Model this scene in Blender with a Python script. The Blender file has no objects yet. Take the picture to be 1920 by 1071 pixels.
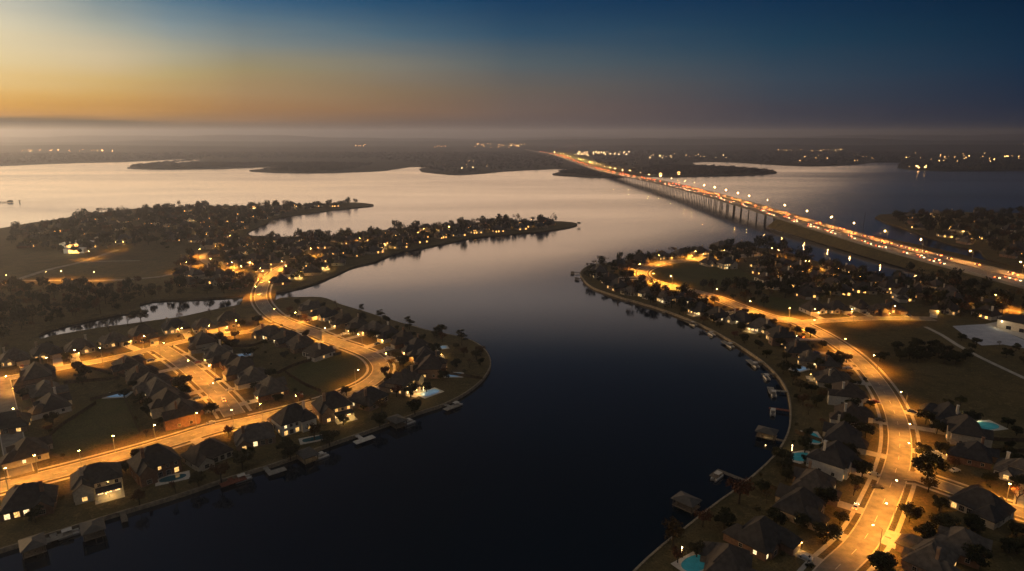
import bpy, bmesh, math, random
import numpy as np
from mathutils import Vector, geometry
R = math.radians
random.seed(7); RNG = np.random.default_rng(7)
sc = bpy.context.scene
COL = sc.collection

# ---------------------------------------------------------------- camera
F, CAM_H = 1200.0, 140.0
PITCH = math.atan((535.5 - 248) / F)
cd = bpy.data.cameras.new('camera'); cam = bpy.data.objects.new('camera', cd); COL.objects.link(cam)
cd.sensor_width = 36; cd.lens = 36 * F / 1920; cd.clip_start = 1; cd.clip_end = 60000
cam.location = (0, 0, CAM_H); cam.rotation_euler = (R(90) - PITCH, 0, 0)
sc.camera = cam
sc.render.resolution_x, sc.render.resolution_y = 1024, 571

def ray(x, y):
    rx, ry = (x - 960) / F, (535.5 - y) / F
    return rx, math.cos(PITCH) + ry * math.sin(PITCH), -math.sin(PITCH) + ry * math.cos(PITCH)
def P(x, y, z=0.0):
    d = ray(x, y); k = (z - CAM_H) / d[2]
    return Vector((d[0] * k, d[1] * k, z))

# ---------------------------------------------------------------- render settings
vs = sc.view_settings
vs.view_transform = 'Standard'; vs.look = 'None'; vs.exposure = 0; vs.gamma = 1; vs.use_curve_mapping = False
cy = sc.cycles
cy.max_bounces = 4; cy.diffuse_bounces = 2; cy.glossy_bounces = 3; cy.transmission_bounces = 2; cy.volume_bounces = 1
cy.transparent_max_bounces = 4; cy.sample_clamp_direct = 0; cy.sample_clamp_indirect = 4
cy.caustics_reflective = False; cy.caustics_refractive = False
cy.use_denoising = True
cy.use_light_tree = True

# ---------------------------------------------------------------- dusk sky
def lin(c):
    return tuple((v / 255 / 12.92) if v <= 10.3 else ((v / 255 + .055) / 1.055) ** 2.4 for v in c)
world = bpy.data.worlds.new('World'); sc.world = world; world.use_nodes = True
nt = world.node_tree; N, L = nt.nodes, nt.links
for n in list(N): N.remove(n)
out = N.new('ShaderNodeOutputWorld'); bg = N.new('ShaderNodeBackground'); L.new(bg.outputs[0], out.inputs[0])
def node(tree, kind, **kw):
    n = tree.nodes.new(kind)
    for k, v in kw.items(): setattr(n, k, v)
    return n
def mth(tree, op, a, b=None, c=None, clamp=False):
    n = tree.nodes.new('ShaderNodeMath'); n.operation = op; n.use_clamp = clamp
    for i, v in enumerate((a, b, c)):
        if v is None: continue
        if isinstance(v, (int, float)): n.inputs[i].default_value = v
        else: tree.links.new(v, n.inputs[i])
    return n.outputs[0]
tc = N.new('ShaderNodeTexCoord'); sx = N.new('ShaderNodeSeparateXYZ'); L.new(tc.outputs['Generated'], sx.inputs[0])
el = mth(nt, 'MULTIPLY', mth(nt, 'ARCSINE', sx.outputs[2]), 180 / math.pi)
az = mth(nt, 'MULTIPLY', mth(nt, 'ARCTAN2', sx.outputs[0], sx.outputs[1]), 180 / math.pi)
mp = node(nt, 'ShaderNodeMapping'); mp.inputs['Scale'].default_value = (2.2, 2.2, 26)
L.new(tc.outputs['Generated'], mp.inputs[0])
nz = node(nt, 'ShaderNodeTexNoise'); nz.inputs['Scale'].default_value = 1.6; nz.inputs['Detail'].default_value = 4
L.new(mp.outputs[0], nz.inputs['Vector'])
nsc = node(nt, 'ShaderNodeMapRange', interpolation_type='SMOOTHSTEP'); L.new(el, nsc.inputs[0]); nsc.inputs[1].default_value = .25; nsc.inputs[2].default_value = 1.1
elw = mth(nt, 'ADD', el, mth(nt, 'MULTIPLY', mth(nt, 'MULTIPLY', mth(nt, 'SUBTRACT', nz.outputs['Fac'], .5), 1.1), nsc.outputs[0]))
E0, E1 = -4.0, 60.0
tt = mth(nt, 'DIVIDE', mth(nt, 'SUBTRACT', elw, E0), E1 - E0, clamp=True)
# each column: azimuth in degrees, colours by elevation in degrees
def pxel(y, x):
    d = Vector(ray(x, y)).normalized(); return math.degrees(math.asin(d.z))
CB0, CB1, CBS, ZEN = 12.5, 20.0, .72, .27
SKY = [
 (-180, [(-3, (30, 34, 46)), (3, (38, 42, 56)), (14, (16, 28, 46)), (60, (8, 18, 34))]),
 (-110, [(-3, (70, 62, 60)), (2, (120, 95, 80)), (14, (90, 92, 96)), (28, (26, 40, 60)), (60, (8, 20, 38))]),
 (-68, [(-3, (170, 132, 88)), (0.5, (190, 140, 84)), (1.5, (235, 170, 74)), (4, (250, 208, 122)), (9, (246, 216, 168)), (14, (226, 206, 180)), (22, (130, 130, 130)), (34, (30, 48, 72)), (60, (6, 16, 32))]),
 (-38.6, [(-3, (140, 116, 90)), (pxel(262, 0), (126, 107, 86)), (pxel(246, 0), (122, 103, 82)), (pxel(229, 0), (58, 48, 42)), (pxel(220, 0), (66, 54, 44)), (pxel(213, 0), (196, 138, 64)), (pxel(196, 0), (219, 158, 66)), (pxel(165, 0), (233, 188, 112)), (pxel(115, 0), (234, 208, 154)), (pxel(50, 0), (228, 214, 180)), (pxel(0, 0), (208, 202, 182)), (16, (150, 152, 150)), (26, (50, 66, 88)), (36, (12, 28, 52)), (60, (5, 14, 30))]),
 (-31, [(-3, (134, 110, 88)), (pxel(262, 220), (122, 103, 84)), (pxel(246, 220), (118, 99, 80)), (pxel(232, 220), (72, 60, 50)), (pxel(226, 220), (96, 76, 56)), (pxel(221, 220), (176, 126, 68)), (pxel(212, 220), (196, 140, 68)), (pxel(185, 220), (207, 160, 88)), (pxel(150, 220), (210, 177, 116)), (pxel(105, 220), (208, 190, 154)), (pxel(55, 220), (174, 174, 158)), (pxel(0, 220), (120, 140, 148)), (16, (60, 88, 112)), (26, (26, 46, 72)), (60, (5, 14, 30))]),
 (-26.5, [(-3, (130, 108, 88)), (pxel(262, 350), (118, 101, 85)), (pxel(246, 350), (114, 96, 79)), (pxel(233, 350), (110, 88, 70)), (pxel(225, 350), (150, 111, 73)), (pxel(209, 350), (180, 130, 70)), (pxel(180, 350), (188, 148, 92)), (pxel(142, 350), (184, 162, 112)), (pxel(100, 350), (172, 166, 142)), (pxel(50, 350), (130, 146, 150)), (pxel(0, 350), (80, 114, 136)), (16, (40, 70, 98)), (28, (16, 34, 58)), (60, (5, 14, 30))]),
 (-21.8, [(-3, (126, 104, 88)), (pxel(265, 480), (114, 98, 85)), (pxel(245, 480), (112, 94, 80)), (pxel(233, 480), (114, 91, 75)), (pxel(225, 480), (146, 108, 75)), (pxel(205, 480), (162, 119, 75)), (pxel(175, 480), (166, 133, 92)), (pxel(130, 480), (156, 141, 104)), (pxel(80, 480), (128, 136, 132)), (pxel(35, 480), (90, 116, 132)), (pxel(0, 480), (54, 95, 126)), (18, (24, 56, 90)), (30, (10, 26, 50)), (60, (5, 14, 30))]),
 (-10, [(-3, (110, 94, 86)), (pxel(265, 750), (100, 88, 82)), (pxel(246, 750), (98, 84, 77)), (pxel(232, 750), (104, 84, 74)), (pxel(208, 750), (134, 102, 76)), (pxel(172, 750), (132, 110, 84)), (pxel(125, 750), (124, 121, 109)), (pxel(65, 750), (78, 104, 119)), (pxel(0, 750), (24, 72, 106)), (18, (54, 66, 80)), (22, (26, 42, 60)), (30, (6, 18, 34)), (60, (4, 12, 28))]),
 (0, [(-3, (94, 83, 82)), (pxel(265, 960), (86, 78, 78)), (pxel(248, 960), (86, 76, 75)), (pxel(232, 960), (92, 78, 75)), (pxel(205, 960), (106, 88, 80)), (pxel(170, 960), (102, 93, 85)), (pxel(120, 960), (82, 94, 99)), (pxel(60, 960), (42, 76, 100)), (pxel(0, 960), (14, 58, 92)), (18, (48, 68, 88)), (22, (22, 44, 68)), (30, (5, 19, 36)), (60, (4, 12, 28))]),
 (21.8, [(-3, (64, 62, 70)), (pxel(265, 1440), (56, 57, 68)), (pxel(240, 1440), (52, 53, 66)), (pxel(200, 1440), (56, 60, 72)), (pxel(150, 1440), (50, 67, 82)), (pxel(80, 1440), (26, 60, 82)), (pxel(0, 1440), (6, 44, 75)), (18, (40, 54, 68)), (23, (16, 32, 50)), (32, (4, 14, 28)), (60, (3, 10, 24))]),
 (38.6, [(-3, (46, 48, 60)), (pxel(265, 1910), (36, 43, 58)), (pxel(240, 1910), (30, 39, 57)), (pxel(190, 1910), (25, 41, 62)), (pxel(100, 1910), (10, 42, 66)), (pxel(0, 1910), (3, 31, 56)), (18, (0, 20, 46)), (60, (3, 10, 24))]),
 (90, [(-3, (28, 34, 46)), (4, (24, 36, 54)), (15, (12, 28, 48)), (60, (4, 12, 26))]),
 (180, [(-3, (30, 34, 46)), (3, (38, 42, 56)), (14, (16, 28, 46)), (60, (8, 18, 34))]),
]
prev = None
for i, (a, stops) in enumerate(SKY):
    r = N.new('ShaderNodeValToRGB'); cr = r.color_ramp
    stops = sorted(stops)
    low = [c for q, c in stops if q < .5][-1]
    stops = [(-3, [v * .3 for v in low]), (-.02, [v * .42 for v in low]), (.08, low)] + [s for s in stops if s[0] > .2]
    while len(cr.elements) < len(stops): cr.elements.new(.5)
    for e, (q, c) in zip(cr.elements, stops):
        e.position = min(1, max(0, (q - E0) / (E1 - E0)))
    for e, (q, c) in zip(cr.elements, stops):
        k = 1
        e.color = (*[v * k for v in lin(c)], 1)
    L.new(tt, r.inputs[0])
    if prev is None: prev = r.outputs[0]; pa = a; continue
    mr = node(nt, 'ShaderNodeMapRange', interpolation_type='LINEAR'); L.new(az, mr.inputs[0])
    mr.inputs[1].default_value = pa; mr.inputs[2].default_value = a
    mx = node(nt, 'ShaderNodeMix', data_type='RGBA'); L.new(mr.outputs[0], mx.inputs[0])
    L.new(prev, mx.inputs[6]); L.new(r.outputs[0], mx.inputs[7])
    prev = mx.outputs[2]; pa = a
# peach band added to the sky above view, for the water to reflect
def ss(v, a, b, lo=0.0, hi=1.0):
    m = node(nt, 'ShaderNodeMapRange', interpolation_type='SMOOTHSTEP'); L.new(v, m.inputs[0])
    for i, q in enumerate((a, b, lo, hi)): m.inputs[i + 1].default_value = q
    return m.outputs[0]
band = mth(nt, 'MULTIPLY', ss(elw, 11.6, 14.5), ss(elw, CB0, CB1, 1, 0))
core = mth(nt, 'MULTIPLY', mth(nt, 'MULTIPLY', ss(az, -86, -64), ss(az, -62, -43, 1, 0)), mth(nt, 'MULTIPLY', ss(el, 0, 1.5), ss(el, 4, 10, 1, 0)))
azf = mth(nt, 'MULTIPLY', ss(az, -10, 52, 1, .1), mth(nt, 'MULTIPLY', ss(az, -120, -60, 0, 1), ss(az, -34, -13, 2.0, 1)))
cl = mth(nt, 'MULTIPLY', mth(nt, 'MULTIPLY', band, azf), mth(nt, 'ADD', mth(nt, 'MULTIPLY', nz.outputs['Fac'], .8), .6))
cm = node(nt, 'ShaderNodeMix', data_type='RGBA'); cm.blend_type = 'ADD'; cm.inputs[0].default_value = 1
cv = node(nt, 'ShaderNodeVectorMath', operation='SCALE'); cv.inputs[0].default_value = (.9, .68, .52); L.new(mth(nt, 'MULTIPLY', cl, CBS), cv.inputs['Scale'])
zen = mth(nt, 'MAXIMUM', ss(el, 40, 62), mth(nt, 'MULTIPLY', ss(mth(nt, 'ABSOLUTE', az), 75, 125), ss(el, 4, 20, 0, .7)))
zm = node(nt, 'ShaderNodeMix', data_type='RGBA'); zm.blend_type = 'ADD'; zm.inputs[0].default_value = 1     # glow added to the unseen overhead and rear sky, lifts the land
zv = node(nt, 'ShaderNodeVectorMath', operation='SCALE'); zv.inputs[0].default_value = (1.0, .9, .78); L.new(mth(nt, 'MULTIPLY', zen, ZEN), zv.inputs['Scale'])
L.new(prev, zm.inputs[6]); L.new(zv.outputs[0], zm.inputs[7]); prev = zm.outputs[2]
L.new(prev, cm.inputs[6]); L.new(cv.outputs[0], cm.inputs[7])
km = node(nt, 'ShaderNodeMix', data_type='RGBA'); km.blend_type = 'ADD'; km.inputs[0].default_value = 1     # where the sun went down, left of the picture
kv = node(nt, 'ShaderNodeVectorMath', operation='SCALE'); kv.inputs[0].default_value = (1.0, .6, .26); L.new(mth(nt, 'MULTIPLY', core, 60.0), kv.inputs['Scale'])
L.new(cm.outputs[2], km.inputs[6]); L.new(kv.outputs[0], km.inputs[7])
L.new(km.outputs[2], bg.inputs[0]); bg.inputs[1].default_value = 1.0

# huge soft sun disc added below the horizon ahead, to brighten the far water
sl = bpy.data.lights.new('added_disc_light', 'SUN'); so = bpy.data.objects.new('added_disc_light', sl); COL.objects.link(so)
sl.energy = 4.2; sl.angle = R(130); sl.color = (1, .625, .355)
sd = Vector((math.sin(R(-13)), math.cos(R(-13)), math.tan(R(-52)))).normalized()
so.rotation_euler = (-sd).to_track_quat('-Z', 'Y').to_euler(); so.location = (-900, 1800, 400)

# ---------------------------------------------------------------- materials
def mat(name, col=(.5, .5, .5), rough=.7, spec=.3, var=0, vscale=1, col2=None, emit=None, estr=0, metal=0, bump=0, bscale=None, objvar=0, coord='Object', detail=4):
    m = bpy.data.materials.new(name); m.use_nodes = True; t = m.node_tree
    b = t.nodes['Principled BSDF']
    b.inputs['Roughness'].default_value = rough; b.inputs['Specular IOR Level'].default_value = spec; b.inputs['Metallic'].default_value = metal
    b.inputs['Base Color'].default_value = (*col, 1)
    tcn = None
    if var or col2 or bump:
        tcn = t.nodes.new('ShaderNodeTexCoord')
        n = t.nodes.new('ShaderNodeTexNoise'); n.inputs['Scale'].default_value = vscale; n.inputs['Detail'].default_value = detail
        t.links.new(tcn.outputs[coord], n.inputs['Vector'])
        c2 = col2 or tuple(v * (1 - var) for v in col)
        cr = t.nodes.new('ShaderNodeValToRGB'); cr.color_ramp.elements[0].position = .33; cr.color_ramp.elements[1].position = .67
        cr.color_ramp.elements[0].color = (*c2, 1); cr.color_ramp.elements[1].color = (*col, 1)
        t.links.new(n.outputs['Fac'], cr.inputs[0]); src = cr.outputs[0]
        if objvar:
            oi = t.nodes.new('ShaderNodeObjectInfo'); hs = t.nodes.new('ShaderNodeHueSaturation')
            v = mth(t, 'ADD', mth(t, 'MULTIPLY', oi.outputs['Random'], objvar * 2), 1 - objvar); t.links.new(v, hs.inputs['Value'])
            h = mth(t, 'ADD', mth(t, 'MULTIPLY', oi.outputs['Random'], -.06), .53); t.links.new(h, hs.inputs['Hue'])
            t.links.new(src, hs.inputs['Color']); src = hs.outputs[0]
        t.links.new(src, b.inputs['Base Color'])
        if bump:
            n2 = t.nodes.new('ShaderNodeTexNoise'); n2.inputs['Scale'].default_value = bscale or vscale * 4; n2.inputs['Detail'].default_value = 3
            t.links.new(tcn.outputs[coord], n2.inputs['Vector'])
            bp = t.nodes.new('ShaderNodeBump'); bp.inputs['Strength'].default_value = bump; bp.inputs['Distance'].default_value = .3
            t.links.new(n2.outputs['Fac'], bp.inputs['Height']); t.links.new(bp.outputs[0], b.inputs['Normal'])
    if emit:
        b.inputs['Emission Color'].default_value = (*emit, 1); b.inputs['Emission Strength'].default_value = estr
    return m

def ground_mat(name, a, b_, c):
    m = bpy.data.materials.new(name); m.use_nodes = True; t = m.node_tree; b = t.nodes['Principled BSDF']
    b.inputs['Roughness'].default_value = .95; b.inputs['Specular IOR Level'].default_value = .1
    tcn = t.nodes.new('ShaderNodeTexCoord')
    def nz(s, d, dist=0):
        n = t.nodes.new('ShaderNodeTexNoise'); n.inputs['Scale'].default_value = s; n.inputs['Detail'].default_value = d; n.inputs['Distortion'].default_value = dist
        t.links.new(tcn.outputs['Object'], n.inputs['Vector']); return n.outputs['Fac']
    def mix(f, x, y, lo, hi):
        mr = t.nodes.new('ShaderNodeMapRange'); mr.inputs[1].default_value = lo; mr.inputs[2].default_value = hi; t.links.new(f, mr.inputs[0])
        mx = t.nodes.new('ShaderNodeMix'); mx.data_type = 'RGBA'; t.links.new(mr.outputs[0], mx.inputs[0])
        for i, v in ((6, x), (7, y)):
            if isinstance(v, tuple): mx.inputs[i].default_value = (*v, 1)
            else: t.links.new(v, mx.inputs[i])
        return mx.outputs[2]
    s = mix(nz(.022, 5, .6), a, b_, .4, .62)
    s = mix(nz(.11, 6, .4), s, c, .5, .72)
    s = mix(nz(.4, 6, 1.2), s, tuple(v * 1.35 for v in a), .5, .7)
    s = mix(nz(1.3, 5), s, tuple(v * .4 for v in a), .48, .72)
    t.links.new(s, b.inputs['Base Color'])
    bp = t.nodes.new('ShaderNodeBump'); bp.inputs['Strength'].default_value = .6; bp.inputs['Distance'].default_value = .25
    t.links.new(nz(1.6, 4), bp.inputs['Height']); t.links.new(bp.outputs[0], b.inputs['Normal'])
    return m

M = {}
M['grass'] = ground_mat('dry_grass', (.1, .077, .036), (.075, .061, .027), (.044, .04, .018))
M['lawn'] = ground_mat('mown_lawn', (.07, .068, .026), (.088, .074, .032), (.055, .056, .022))
M['asphalt'] = mat('road_concrete', (.21, .19, .165), .85, .2, col2=(.12, .108, .094), vscale=.3, detail=8, bump=.2, bscale=2)
M['hwy'] = mat('highway_concrete', (.22, .2, .18), .8, .2, col2=(.15, .14, .13), vscale=.06, detail=8)
M['walk'] = mat('pale_concrete', (.38, .35, .3), .85, .2, col2=(.27, .25, .22), vscale=.4, detail=6)
M['kerb'] = mat('kerb_concrete', (.42, .39, .34), .85, .2, var=.3, vscale=.7)
M['paint'] = mat('road_paint', (.7, .68, .6), .6, .3, var=.3, vscale=2)
M['seawall'] = mat('seawall_timber', (.3, .25, .18), .9, .1, var=.5, vscale=.9)
M['plank'] = mat('weathered_plank', (.17, .145, .115), .9, .1, var=.5, vscale=1.4)
M['redplank'] = mat('red_stained_plank', (.2, .075, .05), .85, .1, var=.4, vscale=1.4)
M['paledock'] = mat('grey_decking', (.25, .235, .205), .85, .15, var=.35, vscale=1.2)
M['whitedeck'] = mat('pale_decking', (.5, .47, .42), .8, .2, var=.25, vscale=1.2)
M['dockroof'] = mat('boathouse_roofing', (.07, .066, .06), .6, .3, var=.4, vscale=.8)
M['post'] = mat('dark_timber', (.06, .05, .04), .9, .1, var=.4, vscale=2)
M['fence'] = mat('fence_board', (.1, .075, .05), .95, .05, var=.5, vscale=.8)
M['metal'] = mat('galvanised_steel', (.2, .2, .2), .45, .5, metal=.6, var=.2, vscale=3)
M['darkmetal'] = mat('dark_steel', (.05, .05, .05), .5, .5, metal=.4, var=.2, vscale=3)
M['white'] = mat('white_paint', (.75, .73, .68), .5, .4, var=.12, vscale=1)
M['glass'] = mat('dark_glass', (.012, .014, .018), .08, .6, var=.3, vscale=.5)
M['trim'] = mat('house_trim', (.42, .38, .32), .7, .3, var=.15, vscale=1)
M['door'] = mat('front_door', (.11, .05, .03), .5, .4, var=.3, vscale=2)
M['garage'] = mat('garage_door', (.4, .36, .3), .6, .3, var=.2, vscale=1.5)
M['pier'] = mat('bridge_pier_concrete', (.14, .13, .12), .9, .1, var=.4, vscale=.15)
M['deck'] = mat('bridge_concrete', (.2, .185, .165), .85, .2, var=.3, vscale=.08)
def lamp_m(name, c, s): return mat(name, (.8, .8, .8), .4, .3, emit=c, estr=s)
M['sodium'] = lamp_m('sodium_lamp', (1, .5, .12), 160)
M['hwylamp'] = lamp_m('highway_lamp', (1, .48, .12), 1200)
M['porch'] = lamp_m('porch_lamp', (1, .52, .13), 26)
M['head'] = lamp_m('headlight', (1, .82, .5), 90)
M['tail'] = lamp_m('taillight', (1, .1, .015), 34)
M['far_warm'] = lamp_m('far_warm_lamp', (1, .5, .16), 26)
M['far_white'] = lamp_m('far_pale_lamp', (1, .62, .27), 22)
def winmat(name, c, s):
    m = mat(name, (.1, .08, .05), .2, .5); t = m.node_tree; b = t.nodes['Principled BSDF']
    g = t.nodes.new('ShaderNodeTexCoord'); n = t.nodes.new('ShaderNodeTexNoise'); n.inputs['Scale'].default_value = 1.7
    oi = t.nodes.new('ShaderNodeObjectInfo'); va = t.nodes.new('ShaderNodeVectorMath'); va.operation = 'ADD'
    t.links.new(g.outputs['Object'], va.inputs[0]); t.links.new(oi.outputs['Location'], va.inputs[1]); t.links.new(va.outputs[0], n.inputs['Vector'])
    v = mth(t, 'MULTIPLY', mth(t, 'ADD', mth(t, 'MULTIPLY', n.outputs['Fac'], 1.6), -.25, clamp=True), s)
    b.inputs['Emission Color'].default_value = (*c, 1); t.links.new(v, b.inputs['Emission Strength']); return m
M['lit'] = winmat('lit_room_glass', (1, .55, .16), 2.6)
M['litw'] = winmat('bright_room_glass', (1, .74, .36), 3.4)
M['litfar'] = winmat('lit_room_glass_bright', (1, .47, .11), 8)
M['pool'] = mat('pool_water', (.02, .1, .13), .06, .5, var=.3, vscale=.5)
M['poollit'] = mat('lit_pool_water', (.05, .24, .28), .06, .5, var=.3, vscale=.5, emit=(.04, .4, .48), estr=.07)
M['poolpale'] = mat('pale_pool_water', (.2, .32, .45), .06, .5, var=.3, vscale=.5, emit=(.25, .45, .7), estr=.2)  # paleness includes a glow given to the water surface itself
M['leaf'] = mat('oak_leaf', (.034, .036, .016), .8, .15, var=.5, vscale=.5, objvar=.35)
M['leaf2'] = mat('olive_leaf', (.05, .046, .02), .8, .15, var=.5, vscale=.5, objvar=.35)
M['rust'] = mat('autumn_leaf', (.1, .05, .024), .85, .1, var=.5, vscale=.6, objvar=.3)
M['bark'] = mat('bark', (.06, .048, .036), .95, .05, var=.4, vscale=2)
M['wood'] = mat('far_wood', (.034, .034, .018), .9, .05, col2=(.018, .019, .011), vscale=.02, detail=6)
WALLS = []
for i, (c, c2) in enumerate([((.2, .12, .08), (.13, .075, .05)), ((.3, .24, .17), (.2, .155, .11)), ((.42, .38, .3), (.3, .27, .22)), ((.24, .17, .12), (.15, .1, .075)), ((.55, .52, .46), (.42, .39, .34))]):
    WALLS.append(mat('house_masonry', c, .9, .15, col2=c2, vscale=1.1, detail=8, bump=.15, bscale=5))
ROOFS = []
for i, c in enumerate([(.05, .046, .044), (.075, .064, .056), (.04, .039, .042), (.1, .088, .078), (.06, .048, .041)]):
    m = mat('roof_shingle', c, .85, .2, var=.45, vscale=.7, detail=8)
    t = m.node_tree; b = t.nodes['Principled BSDF']; g = t.nodes.new('ShaderNodeTexCoord'); w = t.nodes.new('ShaderNodeTexWave')
    w.bands_direction = 'Z'; w.inputs['Scale'].default_value = 1.3; w.inputs['Distortion'].default_value = 1.5; w.inputs['Detail'].default_value = 2
    t.links.new(g.outputs['Object'], w.inputs['Vector']); bp = t.nodes.new('ShaderNodeBump'); bp.inputs['Strength'].default_value = .5; bp.inputs['Distance'].default_value = .06
    t.links.new(w.outputs['Fac'], bp.inputs['Height']); t.links.new(bp.outputs[0], b.inputs['Normal'])
    ROOFS.append(m)

# lake water: dark body, wind-ruffled streaks
def water_mat():
    m = bpy.data.materials.new('lake_water'); m.use_nodes = True; t = m.node_tree; b = t.nodes['Principled BSDF']
    b.inputs['Base Color'].default_value = (.004, .011, .02, 1); b.inputs['IOR'].default_value = 1.5; b.inputs['Specular IOR Level'].default_value = .5
    g = t.nodes.new('ShaderNodeTexCoord')
    mpn = t.nodes.new('ShaderNodeMapping'); mpn.inputs['Scale'].default_value = (.0009, .0032, .003); mpn.inputs['Rotation'].default_value = (0, 0, R(12)); t.links.new(g.outputs['Object'], mpn.inputs[0])
    n = t.nodes.new('ShaderNodeTexNoise'); n.inputs['Scale'].default_value = 1; n.inputs['Detail'].default_value = 5; n.inputs['Distortion'].default_value = .4; t.links.new(mpn.outputs[0], n.inputs['Vector'])
    mr = t.nodes.new('ShaderNodeMapRange'); mr.inputs[1].default_value = .35; mr.inputs[2].default_value = .7; mr.inputs[3].default_value = .11; mr.inputs[4].default_value = .21
    t.links.new(n.outputs['Fac'], mr.inputs[0])
    sp = t.nodes.new('ShaderNodeSeparateXYZ'); t.links.new(g.outputs['Object'], sp.inputs[0])   # open lake: more wind
    far = t.nodes.new('ShaderNodeMapRange'); far.inputs[1].default_value = 350; far.inputs[2].default_value = 1000; far.inputs[3].default_value = .4; far.inputs[4].default_value = 1.0
    t.links.new(sp.outputs[1], far.inputs[0])
    t.links.new(mth(t, 'MULTIPLY', mr.outputs[0], far.outputs[0]), b.inputs['Roughness'])
    n2 = t.nodes.new('ShaderNodeTexNoise'); n2.inputs['Scale'].default_value = .35; n2.inputs['Detail'].default_value = 3; t.links.new(g.outputs['Object'], n2.inputs['Vector'])
    bp = t.nodes.new('ShaderNodeBump'); bp.inputs['Strength'].default_value = .16; bp.inputs['Distance'].default_value = .2
    t.links.new(n2.outputs['Fac'], bp.inputs['Height']); t.links.new(bp.outputs[0], b.inputs['Normal'])
    return m
M['water'] = water_mat()

# ---------------------------------------------------------------- mesh helpers
class MB:
    def __init__(s): s.v = []; s.f = []; s.m = []
    def add(s, vs, fs, m=0):
        o = len(s.v); s.v += [tuple(v) for v in vs]
        for f in fs: s.f.append([o + i for i in f]); s.m.append(m)
        return s
    def box(s, x0, x1, y0, y1, z0, z1, m=0):
        return s.add([(x0, y0, z0), (x1, y0, z0), (x1, y1, z0), (x0, y1, z0), (x0, y0, z1), (x1, y0, z1), (x1, y1, z1), (x0, y1, z1)],
                     [(3, 2, 1, 0), (4, 5, 6, 7), (0, 1, 5, 4), (1, 2, 6, 5), (2, 3, 7, 6), (3, 0, 4, 7)], m)
    def tube(s, a, b, r0, r1, n=6, m=0):
        a, b = Vector(a), Vector(b); d = (b - a).normalized()
        u = d.cross(Vector((0, 0, 1)));
        if u.length < .01: u = Vector((1, 0, 0))
        u.normalize(); w = d.cross(u)
        vs = []
        for q, r in ((a, r0), (b, r1)):
            for k in range(n):
                t = 2 * math.pi * k / n; vs.append(q + u * (math.cos(t) * r) + w * (math.sin(t) * r))
        fs = [(k, (k + 1) % n, n + (k + 1) % n, n + k) for k in range(n)] + [tuple(range(n - 1, -1, -1)), tuple(range(n, 2 * n))]
        return s.add(vs, fs, m)
    def prism(s, poly, z0, z1, m=0):
        n = len(poly); vs = [(p[0], p[1], z0) for p in poly] + [(p[0], p[1], z1) for p in poly]
        return s.add(vs, [tuple(range(n - 1, -1, -1)), tuple(range(n, 2 * n))] + [(i, (i + 1) % n, n + (i + 1) % n, n + i) for i in range(n)], m)
    def hip(s, x0, x1, y0, y1, ze, pitch, ov=.45, th=.22, m=0):
        x0 -= ov; x1 += ov; y0 -= ov; y1 += ov
        w, d = x1 - x0, y1 - y0
        h = min(w, d) / 2 * pitch; zt = ze + th
        if w >= d: r = [((x0 + d / 2), (y0 + y1) / 2), ((x1 - d / 2), (y0 + y1) / 2)]
        else: r = [((x0 + x1) / 2, y0 + w / 2), ((x0 + x1) / 2, y1 - w / 2)]
        if (Vector(r[0]) - Vector(r[1])).length < .3:
            r[0] = (r[0][0] - (.2 if w >= d else 0), r[0][1] - (0 if w >= d else .2)); r[1] = (r[1][0] + (.2 if w >= d else 0), r[1][1] + (0 if w >= d else .2))
        vs = [(x0, y0, ze), (x1, y0, ze), (x1, y1, ze), (x0, y1, ze), (x0, y0, zt), (x1, y0, zt), (x1, y1, zt), (x0, y1, zt), (*r[0], zt + h), (*r[1], zt + h)]
        fs = [(3, 2, 1, 0), (0, 1, 5, 4), (1, 2, 6, 5), (2, 3, 7, 6), (3, 0, 4, 7)]
        fs += [(4, 5, 9, 8), (5, 6, 9), (6, 7, 8, 9), (7, 4, 8)] if w >= d else [(4, 5, 8), (5, 6, 9, 8), (6, 7, 9), (7, 4, 8, 9)]
        s.add(vs, fs, m); return zt + h
    def gable(s, x0, x1, y0, y1, ze, pitch, ov=.35, th=.2, m=0, ys=1):       # ridge along y
        xm = (x0 + x1) / 2; h = (x1 - x0) / 2 * pitch; e = ov * pitch
        pr = [(x0 - ov, ze - e), (xm, ze + h), (x1 + ov, ze - e), (x1 + ov, ze - e + th), (xm, ze + h + th), (x0 - ov, ze - e + th)]
        n = 6; vs = [(p[0], y0 - ov * ys, p[1]) for p in pr] + [(p[0], y1, p[1]) for p in pr]
        fs = [(0, 1, 4, 5), (1, 2, 3, 4), (11, 10, 7, 6), (10, 9, 8, 7)] + [(i, n + i, n + (i + 1) % n, (i + 1) % n) for i in range(n)]
        s.add(vs, fs, m)
    def sphere(s, c, r, m=0, n=8, k=5, sz=1):
        vs = []; fs = []
        for i in range(k + 1):
            t = math.pi * i / k
            for j in range(n): u = 2 * math.pi * j / n; vs.append((c[0] + r * math.sin(t) * math.cos(u), c[1] + r * math.sin(t) * math.sin(u), c[2] + r * sz * math.cos(t)))
        for i in range(k):
            for j in range(n): fs.append((i * n + j, i * n + (j + 1) % n, (i + 1) * n + (j + 1) % n, (i + 1) * n + j)[::-1])
        return s.add(vs, fs, m)
    def mesh(s, name, mats):
        me = bpy.data.meshes.new(name); me.from_pydata(s.v, [], s.f)
        for q in mats: me.materials.append(q)
        if len(mats) > 1: me.polygons.foreach_set('material_index', s.m)
        me.update(); return me
    def build(s, name, mats, parent=None):
        return link(name, s.mesh(name, mats if isinstance(mats, (list, tuple)) else [mats]), parent)
def link(name, data, parent=None, loc=None, rz=0):
    o = bpy.data.objects.new(name, data); COL.objects.link(o)
    if parent: o.parent = parent
    if loc is not None: o.location = loc
    if rz: o.rotation_euler = (0, 0, rz)
    return o
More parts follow.
